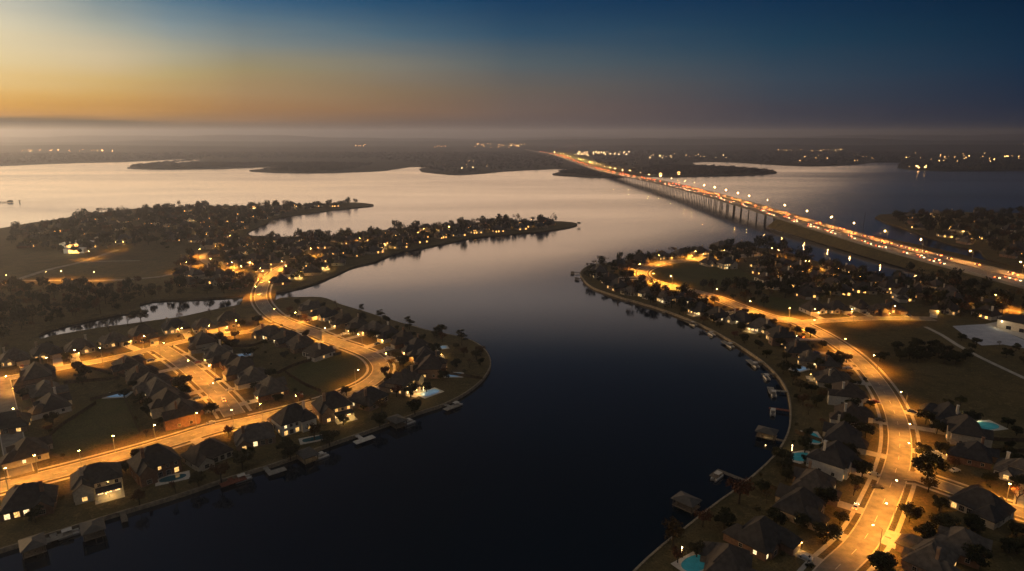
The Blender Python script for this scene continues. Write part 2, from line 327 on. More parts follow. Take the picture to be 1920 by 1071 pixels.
def tag(o, label, cat=None, group=None, kind=None):
    o['label'] = label
    if cat: o['category'] = cat
    if group: o['group'] = group
    if kind: o['kind'] = kind
    return o
def empty(name, loc, rz, label, cat, group=None):
    o = link(name, None, None, loc, rz); o.empty_display_size = 1
    return tag(o, label, cat, group)
ORD = 'first second third fourth fifth sixth seventh eighth ninth tenth eleventh twelfth thirteenth fourteenth fifteenth sixteenth seventeenth eighteenth nineteenth twentieth'.split()
ORD += ['twenty-' + o for o in ORD[:9]] + ['thirtieth'] + ['thirty-' + o for o in ORD[:9]]
def px(s, z=0):      # "x,y x,y ..." picture points -> points on the ground
    return [P(*map(float, q.split(',')), z) for q in s.split()]
def smooth(pts, step=4.0):      # Catmull-Rom through the points, resampled
    pts = [Vector(p) for p in pts]; o = []
    for i in range(len(pts) - 1):
        p0 = pts[i - 1] if i else pts[0] * 2 - pts[1]; p1, p2 = pts[i], pts[i + 1]
        p3 = pts[i + 2] if i + 2 < len(pts) else p2 * 2 - p1
        n = max(1, int((p2 - p1).length / step))
        for k in range(n):
            t = k / n
            o.append(.5 * ((2 * p1) + (p2 - p0) * t + (2 * p0 - 5 * p1 + 4 * p2 - p3) * t * t + (3 * p1 - p0 - 3 * p2 + p3) * t ** 3))
    o.append(pts[-1]); return o
def normals(pts):
    r = []
    for i in range(len(pts)):
        d = pts[min(i + 1, len(pts) - 1)] - pts[max(i - 1, 0)]; d.z = 0; d.normalize(); r.append(Vector((-d.y, d.x, 0)))
    return r
def ribbon(mb, pts, w, z, off=0, th=0, skip=None, m=0):
    nn = normals(pts)
    a = [p + n * (off - w / 2) for p, n in zip(pts, nn)]; b = [p + n * (off + w / 2) for p, n in zip(pts, nn)]
    for i in range(len(pts) - 1):
        if skip and skip((a[i] + b[i] + a[i + 1] + b[i + 1]) / 4): continue
        q = [a[i], a[i + 1], b[i + 1], b[i]]
        top = [(v.x, v.y, (v.z + z)) for v in q]
        if th:
            bot = [(v[0], v[1], v[2] - th) for v in top]
            mb.add(bot + top, [(3, 2, 1, 0), (4, 5, 6, 7), (0, 1, 5, 4), (1, 2, 6, 5), (2, 3, 7, 6), (3, 0, 4, 7)], m)
        else: mb.add(top, [(0, 1, 2, 3)], m)
def inpoly(x, y, poly):
    c = False; n = len(poly); j = n - 1
    for i in range(n):
        xi, yi, xj, yj = poly[i][0], poly[i][1], poly[j][0], poly[j][1]
        if (yi > y) != (yj > y) and x < (xj - xi) * (y - yi) / (yj - yi) + xi: c = not c
        j = i
    return c
# ---------------------------------------------------------------- water and land
Z = 1.5                                       # level of the built-up land above the lake
SIZE = 14000
w = MB(); w.add([(-SIZE, -1500, 0), (SIZE, -1500, 0), (SIZE, SIZE, 0), (-SIZE, SIZE, 0)], [(0, 1, 2, 3)])
tag(w.build('water', M['water']), 'calm dark lake reflecting the dusk sky', 'lake', kind='structure')
bed = MB(); bed.add([(-SIZE, -1500, -6), (SIZE, -1500, -6), (SIZE, SIZE, -6), (-SIZE, SIZE, -6)], [(0, 1, 2, 3)])
tag(bed.build('lake_bed', M['seawall']), 'muddy bed under the lake', 'lake bed', kind='structure')

def land(name, loops, z, m, label):
    mb = MB(); flat = [v for l in loops for v in l]
    tri = geometry.tessellate_polygon([[Vector((v[0], v[1], 0)) for v in l] for l in loops])
    fs = []
    for t in tri:
        a, b, c = [flat[i] for i in t]
        fs.append(t if (b[0] - a[0]) * (c[1] - a[1]) - (b[1] - a[1]) * (c[0] - a[0]) > 0 else t[::-1])
    mb.add([(v[0], v[1], z) for v in flat], fs)
    for l in loops:
        n = len(l)
        for i in range(n):
            a, b = l[i], l[(i + 1) % n]; mb.add([(a[0], a[1], -3), (b[0], b[1], -3), (b[0], b[1], z), (a[0], a[1], z)], [(0, 1, 2, 3)])
    return tag(mb.build(name, m), label, 'ground', kind='structure')
def ragged(pts, amp, step):
    s = smooth(pts, step); nn = normals(s); o = []
    ph = random.random() * 9
    for i, (p, n) in enumerate(zip(s, nn)):
        o.append(p + n * amp * (math.sin(i * .9 + ph) * .4 + math.sin(i * .37 + ph * 2) * .6 + random.uniform(-.4, .4)))
    return o
SH_L = smooth(px('-260,1112 0,1037 100,1005 230,965 330,935 430,901 520,873 620,837 700,809 790,776 832,762 872,741 902,717 917,695 918,676 905,656 880,641 850,633 800,623 760,611 720,599 680,586 640,574 606,561 560,560 525,562 516,566'), 4)
SH_M = ragged(px('518,549 540,546 566,540 604,529 636,514 655,504 700,493 722,484 760,472 820,461 880,448 950,441 1010,436 1052,430 1084,422 1060,417 1000,416 900,418 800,425 720,433 640,442 560,446 500,445 466,442 472,432 500,420 508,413 540,406 600,398 640,393 690,388 699,385 680,382 640,381 560,386 470,387 400,388 300,390 230,395 160,404 100,414 50,421 0,430 -200,462'), 1.6, 9)
POND = ragged(px('458,557 400,561 340,563 285,566 262,572 258,578 266,585 230,590 170,602 110,616 70,631'), 1.0, 6) + smooth(px('75,640 100,633 180,619 240,611 290,604 340,597 400,584 452,574'), 6)
far_left = px('-420,470 -700,1112')
LEFT = [SH_L + SH_M + far_left, POND]
land('ground', LEFT, Z, M['grass'], 'dry winter grass covering the near left shore and hazy peninsulas')
SH_R = smooth(px('1120,1150 1195,1071 1240,1030 1290,991 1340,951 1390,915 1440,871 1466,838 1480,800 1479,752 1466,721 1440,691 1400,661 1350,631 1300,606 1240,583 1200,571 1150,556 1110,541 1091,523 1089,512 1100,502'), 4)
SH_T = ragged(px('1104,500 1130,496 1200,487 1280,478 1380,468 1440,468 1490,479 1530,492 1560,499 1610,514 1640,518 1700,527 1768,537 1772,532 1750,521 1700,504 1640,485 1560,456 1500,433 1476,421 1486,414 1540,424 1600,437 1660,449 1760,469 1840,489 1920,509 2060,540'), 1.2, 8)
RIGHT = [SH_R + SH_T + px('2500,640 2700,1150')]
land('ground', RIGHT, Z, M['grass'], 'dark grass of the near right shore', )
FARR = [ragged(px('1641,409 1662,419 1690,429 1730,442 1770,456 1800,464 1832,471 1852,486 1884,497 1940,510 2060,530'), 2, 9) + px('2700,520 2500,400') + ragged(px('2100,397 1920,401 1800,400 1700,402 1650,404'), 2, 12)]
land('ground', FARR, Z, M['grass'], 'wooded ground of the peninsula at the far right')
# far shores across the lake, out to the horizon
hz = [(-SIZE, SIZE * .98), (-SIZE, 1500)]
FARL = [px('2600,330') + ragged(px('2400,322 1920,321 1760,321 1690,316 1684,310 1690,305 1640,305 1600,309 1520,312 1450,309 1380,305 1310,304 1300,309 1330,311 1420,317 1454,323 1430,328 1320,331 1244,332 1190,330 1150,334 1046,329 1044,325 1062,320 1050,317 950,321 900,326 850,328 800,323 787,318 800,314 770,313 720,320 640,324 560,325 480,322 477,319 560,312 580,309 480,314 400,317 290,318 241,316 250,313 330,306 378,300 330,299 250,303 130,306 0,311 -200,316'), 6, 30) + [Vector((-SIZE * .99, 2300, 0)), Vector((-SIZE * .99, SIZE * .985, 0)), Vector((SIZE * .99, SIZE * .985, 0)), Vector((SIZE * .99, 2300, 0))]]
land('far_land', FARL, 2.0, M['wood'], 'low dark land on the far side of the lake')
M['hill'] = mat('wooded_hill', (.03, .03, .018), .95, .05, col2=(.018, .018, .012), vscale=.01, detail=6)
def hills(y0, y1, amp, n, seed):
    g = np.random.default_rng(seed); mb = MB(); nx, ny = n, 8; ph = g.random(6) * 6
    for j in range(ny):
        for i in range(nx):
            x = -SIZE * .98 + SIZE * 1.96 * i / (nx - 1); y = y0 + (y1 - y0) * j / (ny - 1)
            e = math.sin(math.pi * j / (ny - 1)) ** .8
            h = sum(math.sin(x / s + ph[k] + y / 900) * a for k, (s, a) in enumerate(((2600, .5), (1100, .3), (460, .2), (210, .1)))) + .75
            mb.v.append((x, y, 1.9 + max(0, h) * amp * e + (g.random() * 5 if 0 < j < ny - 1 else 0)))
    for j in range(ny - 1):
        for i in range(nx - 1): a = j * nx + i; mb.f.append((a, a + 1, a + nx + 1, a + nx)); mb.m.append(0)
    return mb
for k, (a, b, h) in enumerate(((5200, 6600, 22), (7600, 9400, 40), (10500, 13600, 62))):
    tag(hills(a, b, h, 420, 5 + k).build('hills', M['hill']), ('low wooded rise behind the far shore', 'middle wooded ridge beyond the far shore', 'farthest hazy ridge along the horizon')[k], 'hills', kind='structure')

# seawalls along the near shores
sw = MB(); ribbon(sw, SH_L[:int(len(SH_L) * .72)], .7, Z + .25, -.2, 2.2)
tag(sw.build('seawall', M['seawall']), 'low timber seawall round the near left shore', 'seawall')
sw = MB(); ribbon(sw, SH_R, .8, Z + .25, .2 if False else -.2, 2.2)
tag(sw.build('seawall', M['seawall']), 'pale curved seawall along the near right shore', 'seawall')

# ---------------------------------------------------------------- roads
ROADS = {}
def road(key, pts, w, name='road', z=Z, label='', kerb=True, walk=0, mat_='asphalt'):
    p = smooth(px(pts, z), 4); ROADS[key] = dict(p=p, w=w, z=z, name=name, label=label, kerb=kerb, walk=walk, mat=mat_)
road('left_main', '540,496 520,508 510,516 497,529 490,545 489,560 496,575 516,594 548,609 590,624 630,641 665,653 697,667 713,684 712,700 692,718 656,735 618,750 570,764 520,777 470,789 400,804 335,824 260,846 180,868 100,889 40,904 -60,928', 9.5, label='curving street from the causeway round the near left peninsula', walk=1)
road('side', '440,778 418,748 380,712 345,683 312,660 290,648', 9.5, label='straight side street climbing between the left house rows', walk=1)
road('pondside', '290,652 250,663 190,676 130,687 70,699 0,712 -90,728', 8, label='lit street below the pond at the left edge', walk=0)
road('upper', '300,651 345,640 383,634 430,627 474,620 504,607', 7, label='short lit street between the pond and the curving street')
road('edge', '2,716 8,745 16,785 26,835 40,890', 8, label='street running down the left edge')
road('fieldroad', '-60,552 0,537 40,522 90,506 150,492 190,479 222,468', 7, label='pale country road across the misty field', kerb=False)
road('fieldlane', '36,526 100,526 180,526 240,524 300,519', 6, label='lamp-lit lane across the misty field', kerb=False)
road('fieldspur', '150,492 200,490 262,489', 5, label='short lane off the country road', kerb=False)
road('penin', '520,509 560,490 600,477 660,462 740,448 840,436 940,427 1010,422', 7, label='street hidden by trees along the middle peninsula', kerb=False)
road('penin2', '516,512 490,519 450,516 400,500 380,480 420,465 480,448', 7, label='lit street winding among trees past the causeway', kerb=False)
road('penin3', '300,519 360,507 420,506 452,514', 6, label='street among the trees above the pond', kerb=False)
road('right_main', '1530,1110 1566,1068 1606,1030 1634,990 1655,945 1672,905 1683,870 1687,840 1686,810 1678,776 1660,738 1630,697 1596,664 1556,636 1520,616 1490,603 1450,596 1410,584 1380,573 1340,558 1290,545 1240,533 1212,523 1204,512 1216,502 1250,493 1300,487 1360,483 1420,478', 8.8, label='curving lamp-lit street along the near right shore', walk=1)
road('cross', '1494,606 1540,602 1590,599 1640,597 1690,597 1750,598', 9, label='cross street leading right from the curving street')
road('lower', '1688,890 1715,893 1745,903 1800,922 1860,944 1940,968', 8, label='side street leading right at the lower right', walk=1)
road('hump', '1420,478 1440,476 1466,489 1500,500 1530,512 1580,520', 7, label='lit street behind the round field')
road('farlane', '1850,541 1880,552 1940,568', 5, label='pale lane below the highway at the right edge', kerb=False)
road('farstreet', '1850,570 1890,581 1960,594', 7, label='lit street at the right edge', kerb=False)
road('dirt', '1735,613 1765,628 1800,650 1850,676 1935,716', 3.2, name='path', label='pale dirt track across the dark field', kerb=False, mat_='walk')
DENSE = {k: np.array([(p.x, p.y) for p in r['p']]) for k, r in ROADS.items()}
ALLR = np.concatenate(list(DENSE.values())); ALLW = np.concatenate([np.full(len(DENSE[k]), ROADS[k]['w'] / 2) for k in DENSE])
KEYS = np.concatenate([np.full(len(DENSE[k]), i) for i, k in enumerate(DENSE)])
def road_gap(x, y): return float((np.hypot(ALLR[:, 0] - x, ALLR[:, 1] - y) - ALLW).min())
def nearest_road(x, y, keys=None):
    a = ALLR
    d = np.hypot(a[:, 0] - x, a[:, 1] - y)
    if keys: d = np.where(np.isin(KEYS, [list(DENSE).index(k) for k in keys]), d, 1e9)
    i = int(d.argmin()); return Vector((a[i][0], a[i][1], 0)), float(d[i])
for i, (k, r) in enumerate(ROADS.items()):
    mb = MB(); ribbon(mb, r['p'], r['w'], .02 + i * .004)
    tag(mb.build(r['name'], M[r['mat']]), r['label'], r['name'], kind='structure')
    others = [q for q in ROADS if q != k]
    oa = np.concatenate([DENSE[q] for q in others]); ow = np.concatenate([np.full(len(DENSE[q]), ROADS[q]['w'] / 2 + .6) for q in others])
    skip = lambda c, oa=oa, ow=ow: bool((np.hypot(oa[:, 0] - c.x, oa[:, 1] - c.y) < ow).any())
    if r['kerb']:
        mb = MB()
        for s in (-1, 1): ribbon(mb, r['p'], .45, .15, s * (r['w'] / 2 + .2), .3, skip)
        tag(mb.build('kerb', M['kerb']), 'pale concrete kerbs of the ' + r['label'], 'kerb', kind='structure')
    if r['walk']:
        mb = MB(); q = [p for p in r['p']]
        for s in (-1, 1): ribbon(mb, q, 1.5, .1, s * (r['w'] / 2 + 3.1), 0, skip)
        tag(mb.build('pavement', M['walk']), 'narrow pale pavements beside the ' + r['label'], 'pavement', kind='structure')
    if k in ('right_main', 'left_main', 'side'):
        mb = MB(); p = r['p']
        for j in range(0, len(p) - 1, 3): ribbon(mb, p[j:j + 2], .12, .02 + i * .004 + .003)
        tag(mb.build('lane_marking', M['paint']), 'broken centre line on the ' + r['label'], 'road marking', kind='structure')

def patch(name, pts, z, m, label, cat, kind='structure', sm=True):
    p = px(pts); p = smooth(p + [p[0]], 4)[:-1] if sm else p
    mb = MB(); tri = geometry.tessellate_polygon([[Vector((v.x, v.y, 0)) for v in p]])
    mb.add([(v.x, v.y, Z + z) for v in p], [t if (p[t[1]].x - p[t[0]].x) * (p[t[2]].y - p[t[0]].y) - (p[t[1]].y - p[t[0]].y) * (p[t[2]].x - p[t[0]].x) > 0 else t[::-1] for t in tri])
    return tag(mb.build(name, m), label, cat, kind=kind)
patch('lawn', '545,705 580,680 640,664 690,668 702,682 698,698 660,722 620,738 575,745 540,735', .004, M['lawn'], 'mown oval green inside the bend of the left street', 'lawn')
patch('lawn', '1212,515 1222,504 1262,496 1310,494 1370,503 1410,522 1408,530 1370,538 1310,543 1250,533', .004, M['lawn'], 'round grass field on the right peninsula tip', 'lawn')
patch('lawn', '1415,568 1445,560 1480,566 1520,584 1500,596 1455,588', .004, M['lawn'], 'small green beside the cross street', 'lawn')
patch('lawn', '95,850 110,800 180,755 230,745 265,812 200,838 130,862', .004, M['lawn'], 'open green above the lower left street', 'lawn')
patch('car_park', '1785,615 1850,611 1935,648 1935,660 1880,650 1840,652 1812,636', .006, mat('car_park_concrete', (.34, .36, .42), .8, .3, var=.2, vscale=.2), 'blue-grey concrete yard below the white building', 'car park', sm=False)
patch('car_park', '1846,611.5 1884,604 1935,622 1935,646', .010, M['whitedeck'], 'paler strip of yard along the white building', 'car park', sm=False)
# ---------------------------------------------------------------- highway: bridge over the lake, then an embankment
HP = [(975, 277.5, 4), (993, 281.7, 5), (1040, 290, 6), (1090, 307, 8), (1140, 322, 11), (1200, 334, 15), (1275, 350, 17), (1387, 380, 17), (1500, 413.5, 13), (1680, 465, 9.5), (1879, 516, 9), (2060, 563, 9)]
hw = smooth([P(*q) for q in HP], 12)
hw = [p for p in hw]
HN = normals(hw)
HWID = 42.0
iA = min(range(len(hw)), key=lambda i: (hw[i] - P(1494, 412, 13)).length)      # south abutment
iB = min(range(len(hw)), key=lambda i: (hw[i] - P(1140, 322, 11)).length)      # north abutment
if hw[0].y < hw[-1].y: raise ValueError
side_near = -1 if (HN[iA].x > 0) else 1        # HN points left of travel; near side = towards -x (camera left)
def hp(i, off): return hw[i] + HN[i] * (off * side_near)
bridge = empty('bridge', (hw[iA].x, hw[iA].y, 0), 0, 'long low concrete highway bridge crossing the lake on many piers', 'bridge')
bo = Vector(bridge.location)
def loc(pts): return [p - bo for p in pts]
seg = loc(hw[iB:iA + 1])
mb = MB(); ribbon(mb, seg, HWID, 0, 0, 1.6); mb.build('deck', M['deck'], bridge)
for s in (-1, 1):
    mb = MB(); ribbon(mb, seg, .5, 1.1, s * (HWID / 2 - .25), 1.1 - .003); mb.build('parapet', M['deck'], bridge)
mb = MB(); ribbon(mb, seg, HWID - 1.2, .01); mb.build('carriageway', M['hwy'], bridge)
mb = MB(); ribbon(mb, seg, .7, 1.0, 0, 1.0 - .006); mb.build('median_barrier', M['deck'], bridge)
def marks(mb, pts):
    for off in (-17.2, -13.4, -9.6, -2.2, 2.2, 9.6, 13.4, 17.2):
        solid = abs(off) in (17.2, 2.2)
        for j in range(0, len(pts) - 1, 1 if solid else 2): ribbon(mb, pts[j:j + 2], .22, .016, off)
mb = MB(); marks(mb, seg); mb.build('lane_marking', M['paint'], bridge)
# piers every ~20 m: cap beam on four columns
arc = [0]
for i in range(iB, iA): arc.append(arc[-1] + (hw[i + 1] - hw[i]).length)
npier = min(96, int(arc[-1] / 31))
for k in range(1, npier):
    t = arc[-1] * k / npier; i = max(j for j in range(len(arc)) if arc[j] <= t); i = min(i, len(arc) - 2)
    f = (t - arc[i]) / (arc[i + 1] - arc[i]); c = hw[iB + i].lerp(hw[iB + i + 1], f) - bo; n = HN[iB + i]; d = Vector((n.y, -n.x, 0))
    mb = MB(); top = c.z - 1.6
    q = [c + n * 19.5 + d * .7, c + n * 19.5 - d * .7, c - n * 19.5 - d * .7, c - n * 19.5 + d * .7]
    mb.prism([(v.x, v.y) for v in q], top - 1.4, top - .003)
    for o in (-14.5, 0, 14.5): mb.tube((c.x + n.x * o, c.y + n.y * o, -5), (c.x + n.x * o, c.y + n.y * o, top - 1.39), .8, .8, 8)
    mb.build('pier', M['pier'], bridge)
# causeway embankment and the highway on land
for nm, a, b, toe, lab in (('embankment', iA - 1, len(hw) - 1, 30, 'grassy embankment carrying the highway to the right edge'), ('embankment', 0, iB + 1, 26, 'low embankment carrying the highway beyond the far shore')):
    mb = MB()
    for i in range(a, b):
        for (o0, z0), (o1, z1) in (((-toe - HWID / 2 + 4, .6), (-HWID / 2 - 2.5, None)), ((-HWID / 2 - 2.5, None), (HWID / 2 + 2.5, None)), ((HWID / 2 + 2.5, None), (HWID / 2 + toe - 12, .6))):
            q = []
            for j, o, z in ((i, o0, z0), (i + 1, o0, z0), (i + 1, o1, z1), (i, o1, z1)):
                v = hw[j] - HN[j] * o * -side_near; q.append((v.x, v.y, hw[j].z - 1.75 if z is None else z))
            mb.add(q, [(0, 1, 2, 3)])
    tag(mb.build(nm, M['grass'] if a else M['hill']), lab, 'embankment', kind='structure')
    s2 = hw[a:b + 1] if a else hw[a:b]
    if a: s2 = hw[iA:]
    mb = MB(); ribbon(mb, s2, HWID, -.02, 0, 1.7)
    tag(mb.build('highway', M['hwy']), 'wide highway on the ' + ('near embankment at the right' if a else 'far shore beyond the bridge'), 'road', kind='structure')
    if a:
        mb = MB(); marks(mb, s2); tag(mb.build('lane_marking', M['paint']), 'white lane lines of the near highway', 'road marking', kind='structure')
    mb = MB(); ribbon(mb, s2, .7, .95, 0, .96); tag(mb.build('median_barrier', M['deck']), 'concrete median barrier of the ' + ('near' if a else 'far') + ' highway', 'barrier')
    if a:
        for s, l in ((-1, 'lake'), (1, 'field')):
            mb = MB(); ribbon(mb, s2, .25, .8, s * (HWID / 2 - .3), .3)
            for j in range(0, len(s2)):
                v = s2[j] + normals(s2)[j] * s * (HWID / 2 - .3); mb.box(v.x - .1, v.x + .1, v.y - .1, v.y + .1, v.z - .02, v.z + .5)
            tag(mb.build('guard_rail', M['metal']), 'steel guard rail along the %s side of the near highway' % l, 'guard rail')

# ---------------------------------------------------------------- lamps
LIGHTS = {}; LAMPXY = [(1e9, 1e9)]
def light(kind, energy, col, loc, parent, radius=.25, size=160, name='lamp_light', rot=None):
    key = (kind, energy, col, radius, size)
    if key not in LIGHTS:
        d = bpy.data.lights.new(name, kind); d.energy = energy; d.color = col; d.shadow_soft_size = radius
        if kind == 'SPOT': d.spot_size = R(size); d.spot_blend = 1
        if kind == 'SPOT' and size > 120:      # road luminaire: throws its light outwards, so the road is lit evenly
            d.use_nodes = True; t = d.node_tree; e = t.nodes['Emission']
            g = t.nodes.new('ShaderNodeTexCoord'); q = t.nodes.new('ShaderNodeSeparateXYZ'); t.links.new(g.outputs['Normal'], q.inputs[0])
            c = mth(t, 'MAXIMUM', mth(t, 'ABSOLUTE', q.outputs[2]), .3); t.links.new(mth(t, 'MINIMUM', mth(t, 'POWER', c, -2.1), 4.0), e.inputs['Strength'])
        LIGHTS[key] = d
    o = link(name, LIGHTS[key], parent, loc)
    if rot: o.rotation_euler = rot
    return o
def lamp_meshes(h, arm, head=.34):
    p = MB(); p.tube((0, 0, -.3), (0, 0, h), .14, .08, 8); p.tube((0, 0, -.05), (0, 0, .6), .22, .2, 8)
    a = MB(); a.tube((0, 0, h - .1), (arm * .5, 0, h + .35), .06, .055, 6); a.tube((arm * .5, 0, h + .35), (arm, 0, h + .4), .055, .05, 6)
    hd = MB(); hd.box(arm - .1, arm + .9, -.2, .2, h + .32, h + .5); ln = MB(); ln.sphere((arm + .45, 0, h + .28), head, 0, 8, 5, .55)
    return p, a, hd, ln
SOD = (1, .375, .042)
pm, am, hm, lm = lamp_meshes(8.6, 2.4)
LM = (pm.mesh('pole', [M['metal']]), am.mesh('arm', [M['metal']]), hm.mesh('lamp_head', [M['metal']]), lm.mesh('lens', [M['sodium']]))
def street_lamp(pt, label, power, keys=None):
    v = P(*pt, Z); r, d = nearest_road(v.x, v.y, keys)
    i = int(np.hypot(ALLR[:, 0] - r.x, ALLR[:, 1] - r.y).argmin()); hwid = ALLW[i]
    u = Vector((v.x - r.x, v.y - r.y, 0))
    j = min(i + 1, len(ALLR) - 1) if i + 1 < len(ALLR) and KEYS[i + 1] == KEYS[i] else i - 1
    t = Vector((ALLR[j][0] - r.x, ALLR[j][1] - r.y, 0)).normalized(); n = Vector((-t.y, t.x, 0))
    if u.dot(n) < 0: n = -n
    b = r + n * (hwid + 1.3)
    o = empty('street_lamp', (b.x, b.y, Z), math.atan2(-n.y, -n.x), label, 'street lamp', 'sodium street lamps')
    LAMPXY.append((b.x - n.x * 2.8, b.y - n.y * 2.8))
    link('pole', LM[0], o); link('arm', LM[1], o); h = link('lamp_head', LM[2], o); link('lens', LM[3], h)
    power *= .46 * (1 + (min(1.8, max(0, (v.y - 330) / 160)) if 'field' not in label and 'country' not in label else .2))
    power = round(power, -3)
    light('SPOT', power, SOD, (2.85, 0, 8.4), o, .3, 158)
    return o
LAMPS = [
 ('the curving left street, from the causeway (three added lower left)', 'left_main', 26000, [(500, 524), (483, 556), (510, 602), (560, 606), (612, 640), (676, 648), (722, 688), (669, 722), (560, 773), (500, 790), (435, 802), (370, 804), (290, 829), (222, 849), (150, 885), (84, 892), (18, 917)]),  # three lamps added along the lower left stretch to even its light
 ('the straight left side street, from the junction', 'side', 22000, [(402, 745), (398, 712), (352, 706), (300, 672)]),
 ('the pond-side street, from the right', 'pondside', 20000, [(262, 654), (200, 682), (150, 677), (95, 700), (8, 702)]),
 ('the short upper left street, from the left', 'upper', 20000, [(330, 636), (400, 640), (447, 619)]),
 ('the left-edge street, from the top', 'edge', 20000, [(6, 735), (30, 800)]),
 ('the misty country road, from the left', 'fieldroad', 15000, [(36, 533), (145, 486), (214, 467)]),
 ('the misty field lane, from the left', 'fieldlane', 11000, [(80, 529), (130, 522), (175, 529)]),
 ('the middle peninsula street, from the causeway', 'penin', 14000, [(540, 506), (578, 480), (690, 462), (790, 440), (935, 425), (1004, 425)]),
 ('the winding street above the causeway, from the right', 'penin2', 16000, [(498, 522), (470, 513), (395, 500), (372, 482), (410, 463), (450, 460)]),
 ('the tree-lined street above the pond, from the left', 'penin3', 16000, [(345, 503), (392, 511), (438, 507)]),
 ('the curving right street, from the bottom', 'right_main', 24000, [(1628, 1020), (1664, 988), (1680, 935), (1714, 872), (1702, 828), (1698, 766), (1638, 692), (1570, 660), (1510, 624), (1480, 596), (1395, 588), (1330, 562), (1268, 532), (1216, 531), (1196, 512), (1226, 492), (1290, 482), (1372, 490)]),
 ('the cross street, from the curving street', 'cross', 18000, [(1520, 599), (1600, 604), (1672, 592)]),
 ('the lower right street, from the curving street', 'lower', 14000, [(1752, 900), (1880, 944)]),
 ('the street behind the round field, from the left', 'hump', 15000, [(1440, 480), (1474, 484), (1490, 505), (1535, 506), (1560, 524)]),
 ('the right-edge street, from the left', 'farstreet', 15000, [(1872, 572), (1915, 592)]),
]
for desc, key, pw, pts in LAMPS:
    for k, q in enumerate(pts): street_lamp(q, 'orange street lamp, %s along %s' % (ORD[k], desc), pw * (.85 if key == 'left_main' else 1.35 if 'main' in key or key in ('side', 'pondside', 'upper', 'edge', 'cross') else 2.2) * (.45 if key == 'edge' else 1.15), [key])

# highway lamps on the far side of the road
pm, am, hm, lm = lamp_meshes(12, 3.2, .42)
HM = (pm.mesh('pole', [M['metal']]), am.mesh('arm', [M['metal']]), hm.mesh('lamp_head', [M['metal']]), lm.mesh('lens', [M['hwylamp']]))
dist = [0]
for i in range(len(hw) - 1): dist.append(dist[-1] + (hw[i + 1] - hw[i]).length)
nxt = 25; k = 0; hl = []
for i in range(len(hw) - 1, -1, -1):
    s = dist[-1] - dist[i]
    if s >= nxt and k < 46:
        far = hw[i].y > 1500
        b = hp(i, -(HWID / 2 - .7)) if True else None
        n = hp(i, 0) - b; n.z = 0
        o = empty('highway_lamp', b, math.atan2(n.y, n.x), 'tall highway lamp with amber light, %s from the right edge' % ORD[min(k, 37)] if k < 38 else 'tall highway lamp in the distant cluster of lights beyond the bridge', 'highway lamp', 'lamps along the highway and bridge')
        link('pole', HM[0], o); link('arm', HM[1], o); h = link('lamp_head', HM[2], o); link('lens', HM[3], h)
        light('SPOT', 34000 if not far else 7000, (1, .4, .075), (3.6, 0, 11.7), o, .5, 164)
        k += 1; nxt += 62 if hw[i].y < 1500 else 90

# two bright floodlight masts beside the far end of the bridge
for q, lab in (((1238, 336), 'left floodlight mast standing in the water beside the bridge'), ((1272, 333), 'right floodlight mast standing in the water beside the bridge')):
    v = P(*q); o = empty('floodlight_mast', (v.x, v.y, 0), 0, lab, 'floodlight mast')
    m_ = MB(); m_.tube((0, 0, -3), (0, 0, 17), .5, .3, 8); m_.build('pole', M['darkmetal'], o)
    m_ = MB(); m_.box(-4, 4, -.3, .3, 14.6, 15.1); m_.box(-3, 3, -.3, .3, 9.2, 9.6); m_.build('crossbar', M['darkmetal'], o)
    for x, z in ((-3.4, 15.6), (0, 17.5), (3.4, 15.8), (-2, 10.2), (2.2, 10.2)):
        m_ = MB(); m_.sphere((x, -.4, z), .75); m_.build('lamp', M['far_warm'], o)
v = P(1617, 441, 3); o = empty('radio_mast', (v.x, v.y, 3), 0, 'thin dark lattice mast beyond the highway', 'mast')
m_ = MB(); H = 30
for a in range(3):
    c, s = math.cos(a * 2.094) * .55, math.sin(a * 2.094) * .55; m_.tube((c, s, -4), (c * .5, s * .5, H), .09, .06, 5)
    for z in range(0, H, 2):
        b = (a + 1) % 3; c2, s2_ = math.cos(b * 2.094) * .55, math.sin(b * 2.094) * .55; m_.tube((c, s, z), (c2, s2_, z + 2), .05, .05, 4)
m_.build('lattice', M['darkmetal'], o)
m_ = MB(); m_.tube((0, 0, H - .5), (0, 0, H + 5), .07, .03, 5); m_.build('antenna', M['darkmetal'], o)

# ---------------------------------------------------------------- cars
prof = [(-2.2, .35), (-2.25, .75), (-1.9, 1.0), (-1.35, 1.05), (-.75, 1.5), (.75, 1.52), (1.35, 1.02), (2.1, .85), (2.25, .6), (2.2, .32)]
def car_body():
    mb = MB(); n = len(prof); vs = []
    for s in (-1, 1):
        for x, z in prof: vs.append((x, s * (.88 if z < 1.2 else .68), z))
    mb.add(vs, [tuple(range(n - 1, -1, -1))[::-1], tuple(range(2 * n - 1, n - 1, -1))] + [(i, n + i, n + (i + 1) % n, (i + 1) % n) for i in range(n)])
    return mb
CB = [car_body().mesh('body', [mat('car_paint', c, .3, .6, var=.1, vscale=2)]) for c in ((.02, .02, .025), (.45, .45, .45), (.25, .26, .28), (.12, .02, .02), (.03, .05, .1))]
g = MB(); g.add([(1.28, -.62, 1.08), (1.28, .62, 1.08), (.8, .58, 1.47), (.8, -.58, 1.47)], [(0, 1, 2, 3)]); g.add([(-1.3, .62, 1.1), (-1.3, -.62, 1.1), (-.8, -.58, 1.47), (-.8, .58, 1.47)], [(0, 1, 2, 3)])
for s in (-1, 1): g.add([(-1.1, s * .82, 1.12), (1.15, s * .82, 1.1), (.72, s * .71, 1.42), (-.72, s * .71, 1.42)], [(0, 1, 2, 3) if s < 0 else (3, 2, 1, 0)])
CG = g.mesh('window', [M['glass']])
